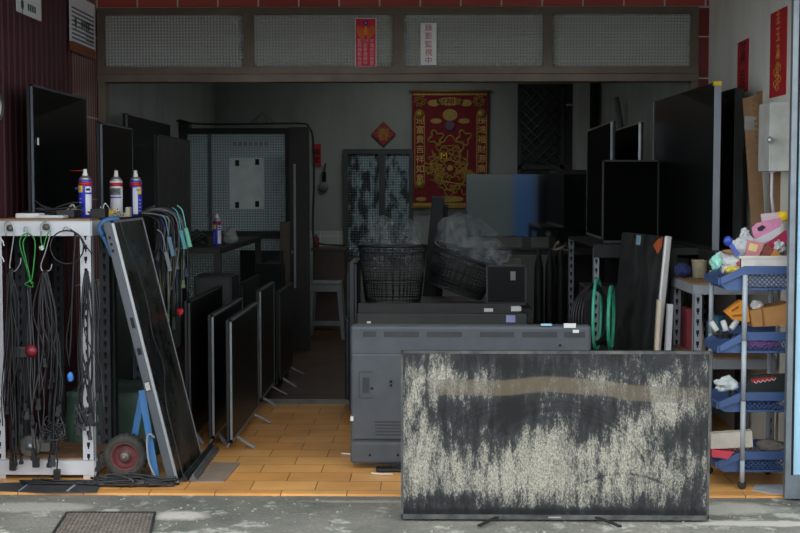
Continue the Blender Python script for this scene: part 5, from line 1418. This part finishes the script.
a = PX(16, 12, XL + .014); b = PX(40, 12, XL + .014); zb_ = a.z - .0
notice(a.y, b.y, PX(16, -40, XL + .014).z, PX(16, 11, XL + .014).z, XL + .014, 'white notice high on the maroon wall at the top left corner', [], None, PX(22, 5, XL + .014).z)
a = PX(69.5, 40, XL + .02); b = PX(94, 40, XL + .02)
zt_2 = PX(70, -8, XL + .02).z; zb_2 = PX(70, 41, XL + .02).z
notice(a.y, b.y, zt_2, zb_2, XL + .02, 'white printed notice with an orange-brown foot beside the shop opening', [(zt_2 - .1 - k * .028, .05, .95) for k in range(11)] + [(zb_2 + .04 + k * .03, .6, .92) for k in range(5)], .06, zb_2 + .14)
C_ = PY(-21, 107, .30)
t = thing('wall_clock', 'white round clock with a black rim at the left picture edge', 'clock', C_, (0, 0, R(-50)))
M_ = Matrix.Rotation(R(90), 4, 'Y')
part('rim', MB().lathe([(.112, 0), (.125, .0), (.125, .04), (.112, .04), (.112, 0)], n=30, M=M_, cap=False), M_black, t)
part('wall_bracket', MB().box(-.12, 0, -.015, .015, -.015, .015), M_black, t); part('face', MB().lathe([(.112, 0), (.112, .03)], n=30, M=M_), M_paper, t)

# stickers on the transom
def sticker(px0, py0, px1, py1, m, lab, nm):
    Y = YO - .002; A = PY(px0, py0, Y); B = PY(px1, py1, Y)
    t = thing(nm, lab, 'sticker', ((A.x + B.x) / 2, Y, B.z))
    part('sheet', MB().box(A.x, B.x, Y - .004, Y, B.z, A.z), m, t, world=True)
    return t, A, B
ta, A, B = sticker(355, 18, 376.5, 67, mat('sticker_white_edge', 'f4eef2', .5, var=.03), 'red police notice sticker with a gold bird emblem on the transom glass', 'notice_sticker')
part('red_field', MB().box(A.x + .006, B.x - .006, A.y - .006, A.y - .004, B.z + .006, A.z - .006), mat('crimson_print', 'e01c48', .5, var=.04), ta, world=True)
cx = (A.x + B.x) / 2; em = MB(); zc_ = PY(366, 31, YO).z
for s in (-1, 1):
    for k in range(4):
        r0 = .022 + k * .012
        em.tube([(cx + s * (r0 * math.cos(q_) * 1.0), A.y - .007, zc_ + .008 + r0 * math.sin(q_) * 1.1) for q_ in [R(-80 + 12 * i) for i in range(10)]], .0035, 4)
em.add([(cx - .014, A.y - .0075, zc_ - .03), (cx + .014, A.y - .0075, zc_ - .03), (cx + .012, A.y - .0075, zc_ + .02), (cx, A.y - .0075, zc_ + .035), (cx - .012, A.y - .0075, zc_ + .02)], [(0, 1, 2, 3, 4)])
part('bird_emblem', em, mat('golden_yellow_print', 'f0a020', .5), ta, world=True)
zq = PY(366, 23, YO).z
part('blue_sun_disc', MB().lathe([(.017, 0), (.017, .002)], n=16, M=Matrix.Translation((cx, A.y - .006, zq)) @ Matrix.Rotation(R(90), 4, 'X')), mat('dark_blue_print', '2a3c8c', .5), ta, world=True)
part('white_sun', MB().lathe([(.007, 0), (.007, .001)], n=12, M=Matrix.Translation((cx, A.y - .0085, zq)) @ Matrix.Rotation(R(90), 4, 'X')), M_paper, ta, world=True)
T_ = MB(); zm = PY(366, 52, YO).z
for (dx, s) in ((.043, '本場所已裝置'), (0, '110警報連線'), (-.043, '監視錄影存證')):
    text_mb(list(s) if not s.startswith('110') else ['110', '警', '察', '連', '線', '中'], .030, face_front(cx + dx, A.y - .0068, zm), vertical=True, mb=T_, lead=1.05)
part('lettering', T_, mat('pink_white_print', 'e8c8cc', .5), ta, world=True)
tb_, A, B = sticker(420.5, 23, 436.5, 65, mat('sticker_white', 'fafaff', .5, var=.03), 'white sticker with a column of red characters on the transom glass', 'notice_sticker')
part('lettering', text_mb('錄影監視中', .052, face_front((A.x + B.x) / 2, A.y - .0045, (A.z + B.z) / 2), vertical=True, lead=1.1), mat('red_ink', 'b01c34', .5), tb_, world=True)

# ------------------------------------------------------------------ blue plastic rack on the right
yr0, yr1 = .14, .46
def rp(px, py): return PY(px, py, yr0)
rk = thing('storage_rack', 'four-tier blue plastic rack with grey poles at the right front', 'rack', (rp(750, 400).x, .3, 0))
xa = rp(719, 300).x; xm = rp(744, 300).x; xb = rp(792, 300).x
tiers = [(266, 290, 278), (332, 353, 346), (392, 412, 402), (451, 472, 461)]
tz_ = []
for (yt, ybm, yl) in tiers:
    z1 = rp(744, yt).z; z0 = rp(744, ybm).z; zl_ = rp(719, yl).z; tz_.append((z0, z1, zl_))
    tr = part('tray', MB().box(xa + .04, xb, yr0 + .01, yr1, z0, z0 + .008).prism([(xm, z0), (xm, z1 - .02), (xa + .015, zl_ - .015), (xa + .03, z0)], 'y', yr1 - .008, yr1), M_rack, rk, world=True)
    rim = MB()
    h_ = .042
    rim.prism([(xm, z1), (xb, z1), (xb, z1 - h_), (xm, z1 - h_)], 'y', yr0 - .014, yr0 + .004)
    rim.prism([(xm, z1), (xm, z1 - h_), (xa, zl_ - h_ * .8), (xa, zl_)], 'y', yr0 - .014, yr0 + .004)
    rim.prism([(xm, z1), (xm, z1 - h_), (xa, zl_ - h_ * .8), (xa, zl_)], 'y', yr1 - .01, yr1 + .006)
    rim.prism([(xm, z1), (xb, z1), (xb, z1 - h_), (xm, z1 - h_)], 'y', yr1 - .01, yr1 + .006)
    rim.box(xa - .008, xa + .004, yr0 - .014, yr1 + .006, zl_ - h_ * .8, zl_)
    part('tray_rim', rim, M_rack, tr, world=True)
    # diamond mesh walls, front and back
    for yy in (yr0 + .004, yr1 - .012):
        ms_ = MB(); zA, zB = z0, z1 - h_; hh_ = zB - zA; xs_ = xm + .012; st = .024
        k = xs_ - hh_
        while k < xb:
            for sgn in (1, -1):
                x_0 = k if sgn > 0 else k + hh_; dx = sgn * hh_
                lo_, hi_ = (xs_ - x_0) / dx, (xb - x_0) / dx
                if lo_ > hi_: lo_, hi_ = hi_, lo_
                ta_, tb2 = max(0, lo_), min(1, hi_)
                if tb2 - ta_ > .05: ms_.tube([(x_0 + dx * ta_, yy, zA + hh_ * ta_), (x_0 + dx * tb2, yy, zA + hh_ * tb2)], .0028, 4)
            k += st
        ms_.box(xs_, xb, yy - .003, yy + .003, zA, zA + .01)
        part('mesh_wall', ms_, M_rack, tr, world=True)
    # left end wall: solid low
    ew = MB(); ew.add([(xm, yr0 + .004, z0), (xm, yr0 + .004, z1 - h_), (xa + .004, yr0 + .004, zl_ - h_ * .8), (xa + .04, yr0 + .004, z0)], [(0, 1, 2, 3)])
    ew.add([(xm, yr0 + .008, z0), (xm, yr0 + .008, z1 - h_), (xa + .004, yr0 + .008, zl_ - h_ * .8), (xa + .04, yr0 + .008, z0)], [(3, 2, 1, 0)])
    part('end_wall', ew, M_rack, tr, world=True)
pw = .011
M_pole = mat('pale_grey_pole', 'a3adb4', .45, var=.08, dust=.2)
for k in range(4):
    zt_p = tz_[k][1] - .02 if k == 0 else tz_[k][0] + .06
    za_ = tz_[k + 1][1] - .042 if k < 3 else .035
    zb_p = tz_[k][0] + .075 if k == 0 else tz_[k][0]
    ztop = tz_[k][1] - .05 if k == 0 else tz_[k][0]
    for (x, y) in ((xm, yr0 - .018), (rp(726, 300).x, yr1 + .02), (xb - .02, yr1 + .02), (xb - .01, yr0 - .018)):
        zz1 = tz_[k][1] - .045
        part('pole', MB().lathe([(pw * 1.15, za_), (pw * 1.15, zz1)], (x, y, 0), n=16), M_pole, rk, world=True)
for (x, y) in ((xm, yr0 - .018), (rp(726, 300).x, yr1 + .02), (xb - .02, yr1 + .02), (xb - .01, yr0 - .018)):
    wlm = MB().lathe([(.014, -.009), (.022, -.007), (.022, .007), (.014, .009)], n=18, M=Matrix.Translation((x, y, .0225)) @ Matrix.Rotation(R(90), 4, 'X')).box(x - .008, x + .008, y - .011, y + .011, .028, .04)
    part('castor', wlm, M_dgrey, rk, world=True)
# contents of the top tray
z_in = tz_[0][0] + .009
A = rp(741, 256); B = rp(792, 268)
tw = thing('white_tray', 'white plastic tray lodged in the top tier of the blue rack', 'tray', ((A.x + B.x) / 2, .3, z_in))
part('tray', MB().box(A.x, B.x, yr0 + .02, yr0 + .026, z_in, A.z).box(A.x, B.x, yr1 - .03, yr1 - .02, z_in, A.z).box(A.x, A.x + .006, yr0 + .02, yr1 - .02, z_in, A.z).box(A.x, B.x, yr0 + .02, yr1 - .02, z_in, z_in + .006).box(A.x - .004, B.x, yr0 + .014, yr0 + .022, A.z - .014, A.z), mat('white_tray_plastic', 'c9c4bf', .5), tw, world=True)
def lump(nm, px, py, Y, r, sq, m, lab, cat='bag', seed=1, rough=.3):
    q = PY(px, py, Y); return single(nm, MB().blob((q.x, Y, q.z), r, seed=seed, rough=rough, squash=sq, freq=1.8), m, lab, cat)
M_bagc = mat('pale_packet_film', 'c6cacd', .35, var=.1, bump=.4, bscale=30)
lump('packet', 729, 263, .26, .06, (1.1, .9, .8), M_bagc, 'white and grey packet drooping over the left lip of the top tier', 'packet', 1, .5)
lump('packet', 716, 262, .24, .035, (.8, .8, 1.1), mat('mint_packet', '8fcfc0', .4, bump=.3), 'mint green packet at the far left of the top tier', 'packet', 2, .4)
lump('packet', 732, 270, .2, .03, (1.2, .8, .6), mat('yellow_packet', 'c8b848', .4, bump=.3), 'yellow packet under the white one at the left lip', 'packet', 3, .4)
lump('packet', 743, 246, .3, .055, (1, .9, .9), M_bagc, 'white plastic packet in the middle of the top tier', 'packet', 4, .5)
lump('packet', 745, 234, .36, .025, (1, .8, 1.1), M_bagc, 'small white twisted bag end above the middle packet', 'packet', 14, .6)
lump('packet', 740, 264, .18, .012, (1.4, .8, 1), M_red, 'tiny red wrapper on the left lip', 'wrapper', 5, .4)
lump('wrapper', 728, 252, .2, .02, (1.5, .8, .6), mat('brown_wrapper', '7a5c3c', .5), 'brown wrapper below the blue one', 'wrapper', 6, .5)
A = PY(728, 241, .2); B = PY(738, 255, .19)
t = thing('plastic_scoop', 'royal blue spoon-shaped plastic scoop on the top tier', 'scoop', B)
part('scoop', MB().blob(A, .024, seed=1, rough=.08, squash=(1, .6, 1.05)), mat('royal_blue_plastic', '2440a0', .3), t, world=True)
part('handle', MB().bar(A, B, .022, .012, (0, 1, 0)), mat('royal_blue_plastic', '2440a0', .3), t, world=True)
def card(nm, pts, Y, m, lab, cat, th=.012, extra=None):
    P_ = [PY(p[0], p[1], Y) for p in pts]
    lo = min(p.z for p in P_)
    t = thing(nm, lab, cat, (sum(p.x for p in P_) / len(P_), Y, lo))
    part('pack', MB().prism([(p.x, p.z) for p in P_], 'y', Y, Y + th), m, t, world=True)
    for (n2, pp, mm) in (extra or []):
        Q_ = [PY(p[0], p[1], Y) for p in pp]
        part(n2, MB().prism([(p.x, p.z) for p in Q_], 'y', Y - .002, Y), mm, t, world=True)
    return t
M_pink = mat('pink_print', 'd98fb4', .45, var=.12, scale=30); M_lpink = mat('pale_pink_print', 'd8c4cc', .45, var=.06)
card('snack_pack', [(761, 214), (790, 211), (790, 240), (764, 238)], .36, M_lpink, 'pale pink flat pack standing at the back of the top tier', 'pack')
card('snack_pack', [(752, 228), (757, 223), (788, 216), (788, 236), (756, 247)], .32, M_pink, 'pink pack with a dark oval picture on the top tier', 'pack', extra=[('picture', [(757, 228), (762, 225), (766, 227), (762, 231), (758, 231)], M_dgrey), ('white_panel', [(754, 240), (784, 225), (786, 233), (757, 246)], M_canwhite)])
card('snack_pack', [(748, 240), (765, 243), (758, 258), (745, 256)], .23, mat('rose_print', 'c87f86', .5), 'rose pack with a yellow picture, front of the top tier', 'pack', extra=[('picture', [(750, 243), (758, 245), (756, 252), (748, 250)], mat('pale_yellow_print', 'd9c88a', .5))])
card('snack_pack', [(768, 243), (786, 230), (788, 240), (772, 256)], .26, mat('crimson_pack', 'a82a50', .45), 'crimson pack slanting beside the yellow-capped jar', 'pack')
card('snack_pack', [(760, 256), (768, 243), (776, 256)], .24, mat('striped_brown_pack', '8a4a3c', .5, var=.3, scale=40), 'brown striped pack at the front right of the top tier', 'pack')
card('snack_pack', [(770, 257), (775, 249), (783, 257)], .22, mat('orange_pack', 'c88a3c', .5), 'small orange pack beside the brown striped one', 'pack')
lump('packet', 778, 246, .28, .035, (1, .8, 1), M_bagc, 'crinkled silver-white packet beside the jar', 'packet', 9, .5)
q = PY(785, 256, .3)
t = thing('plastic_jar', 'clear jar with a yellow cap at the right of the top tier', 'jar', (q.x, .34, z_in + .007))
zj = PY(785, 222, .34).z
part('jar', MB().lathe([(.028, 0), (.03, .01), (.03, zj - z_in - .02), (.024, zj - z_in)], n=20), mat('smoky_clear_plastic', '8d8b84', .25), t)
part('cap', MB().lathe([(.026, zj - z_in), (.028, zj - z_in + .045), (.02, zj - z_in + .05)], n=20), M_yellow, t, 'yellow cap')
# second tier
z_in = tz_[1][0] + .009
card('orange_bag', [(725, 312), (741, 300), (748, 306), (750, 322), (733, 320)], .26, mat('orange_fabric', 'd88a1c', .6, bump=.3), 'orange bag with faint dark writing on the second tier', 'bag', .05, extra=[('lettering', [(731, 310), (738, 306), (739, 308), (732, 312)], mat('brown_ink', '8a5410', .6)), ('lettering', [(732, 315), (742, 314), (742, 316), (733, 317)], mat('brown_ink', '8a5410', .6))])
A = PY(752, 312, .24); B = PY(790, 327, .24)
card('cardboard_box', [(750, 311), (791, 303), (791, 325), (753, 327)], .24, mat('fresh_cardboard', 'b8864e', .8), 'open brown cardboard box on the second tier', 'box', .15, extra=[('flap_crease', [(761, 309), (763, 308.6), (765, 326), (763, 326)], mat('carton_crease', '8a6038', .8))])
lump('crumpled_paper', 757, 305, .3, .03, (1, .8, .8), M_paper, 'crumpled white paper sticking up behind the orange bag', 'paper', 7, .5)
for (p0, p1, lab) in (((711, 322), (717, 331), 'leftmost white roll on the lip of the second tier'), ((723, 321), (726, 331), 'middle white roll on the lip of the second tier'), ((737, 321), (731, 329), 'right white roll on the lip of the second tier')):
    A = PY(*p0, .21); B = PY(*p1, .19)
    t = thing('paper_roll', lab, 'roll', B); part('roll', MB().tube([A, B], .015, 14), mat('dull_white_paper', 'b5b8b6', .7), t, world=True); part('core', MB().tube([A + (A - B) * .01, A + (A - B) * .03], .008, 10), M_hole, t, world=True)
lump('magenta_cloth', 765, 345, .3, .06, (1.4, .9, .42), mat('magenta_cloth', 'a03a80', .7, var=.4, scale=40), 'magenta and white cloth inside the second tier', 'cloth', 8, .3)
lump('crumpled_wrapper', 723, 335, .3, .035, (1.2, .8, .5), M_dgrey, 'dark crumpled wrapper under the white rolls', 'wrapper', 18, .5)
# third tier
lump('plastic_bag', 727, 384, .28, .05, (1.15, .8, .7), M_bagw, 'grey-white plastic bag on the lip of the third tier', 'bag', 10, .5)
q = card('dark_packet', [(746, 386), (752, 376), (790, 374), (791, 398), (748, 398)], .24, mat('dark_green_pack', '27302c', .5), 'dark packet with red and white lettering on the third tier', 'pack', .04, extra=[('red_print', [(751, 379), (775, 376.5), (775, 380), (752, 383)], M_red)])
part('script_print', MB().tube(smooth([PY(754 + k * 2.2, 382.5 - k * .35 + (1.1 if k % 2 else -1.1), .236) for k in range(11)], 4), .0022, 5), M_paper, q, world=True)
# fourth tier
card('foam_board', [(711, 434), (752, 431), (753, 447), (711, 449)], .12, mat('cream_foam', 'b7b0a4', .8), 'cream foam board resting across the lowest tier', 'foam', .06)
card('red_tray', [(712, 450), (734, 452), (728, 459), (712, 457)], .10, mat('coral_red_plastic', 'c23a4c', .45), 'coral red dish at the left of the lowest tier', 'dish', .06)
lump('grey_rag', 771, 446, .3, .06, (1.4, .8, .55), mat('grey_felt', '7a7670', .9, bump=.5), 'grey felt rag heaped in the lowest tier', 'rag', 11, .3)
# paper on the floor below
pts = [PZ(*p) for p in ((752, 490), (757, 484.5), (788, 485), (792, 494.5), (770, 494))]
single('paper_sheet', MB().prism([(p.x, p.y) for p in pts], 'z', 0, .003), mat('bluish_white_paper', 'b4b9c0', .6), 'white paper sheet on the tiles under the blue rack', 'paper')

# glass door leaf at the right picture edge
Yd = -.08
A = PY(788.5, 300, Yd)
gd = thing('glass_door', 'aluminium framed door leaf with a sky reflection coloured into its glass at the right picture edge', 'door', (A.x + .25, Yd, 0))
part('frame', MB().box(A.x, A.x + .028, Yd, Yd + .04, 0, 2.75).box(A.x + .47, A.x + .5, Yd, Yd + .04, 0, 2.75).box(A.x + .028, A.x + .47, Yd, Yd + .04, 0, .12).box(A.x + .028, A.x + .47, Yd, Yd + .04, 2.65, 2.75), mat('grey_aluminium', '7f8890', .4, metal=.5), gd, world=True)
part('gasket', MB().box(A.x + .028, A.x + .038, Yd - .004, Yd + .03, .12, 2.65), M_hole, gd, world=True)
zlo = PY(795, 320, Yd).z
part('glass_pane', MB().box(A.x + .038, A.x + .47, Yd + .01, Yd + .016, .12, 2.65), mat('sky_reflection_glass', 'aedcf8', .15, var=.12, scale=2), gd, world=True)  # reflected sky is put into the pane's base colour

# manhole cover on the pavement
pts = [PZ(*p, -.012) for p in ((67, 514), (155, 514), (149, 540), (50, 540))]
t = thing('drain_cover', 'rusty ribbed metal drain cover set in the pavement', 'drain cover', (sum(p.x for p in pts) / 4, sum(p.y for p in pts) / 4, -.012))
part('plate', MB().prism([(p.x, p.y) for p in pts], 'z', -.012, -.006), mat('rusty_iron', '6d655e', .7, metal=.3, var=.3, scale=30, dust=.3), t, world=True)
rb = MB(); 
for i in range(22):
    for j in range(7):
        u = (i + .5) / 22; v_ = (j + .5) / 7
        a = pts[3].lerp(pts[2], u); b = pts[0].lerp(pts[1], u); c0_ = a.lerp(b, v_ - .05); c1_ = a.lerp(b, v_ + .05)
        rb.bar((c0_.x, c0_.y, -.005), (c1_.x + .004, c1_.y, -.005), .007, .003)
part('ribs', rb, mat('rusty_iron_light', '857c73', .7, metal=.3, var=.3, scale=30), t, world=True)
fr2 = MB()
for i in range(4):
    a, b = pts[i], pts[(i + 1) % 4]; fr2.bar((a.x, a.y, -.006), (b.x, b.y, -.006), .012, .01)
part('rim', fr2, M_dgrey, t, world=True)
# small white scraps near the grey set's foot
for (p, q_, lab) in ((382, 472, 'white cable end curled under the grey television foot'), (351, 452, 'white paper scrap at the lower left corner of the grey television')):
    C_ = PZ(p, q_ + 3)
    single('scrap', MB().tube(smooth([C_ + Vector((-.06, .02, .006)), C_ + Vector((0, -.015, .008)), C_ + Vector((.06, .0, .006))], 5), .005, 6), M_paper, lab, 'scrap')
# gravel grains on the pavement edge
rnd = random.Random(99); gr = MB()
for i in range(260):
    x = rnd.uniform(-2.6, 2.4); y = rnd.uniform(-.9, -.1); r_ = rnd.uniform(.002, .006)
    gr.box(x - r_, x + r_, y - r_, y + r_, -.012, -.012 + r_)
single('gravel', gr, mat('pale_grit', '9c9c94', .9), 'pale grit scattered on the pavement', 'gravel', kind='stuff')
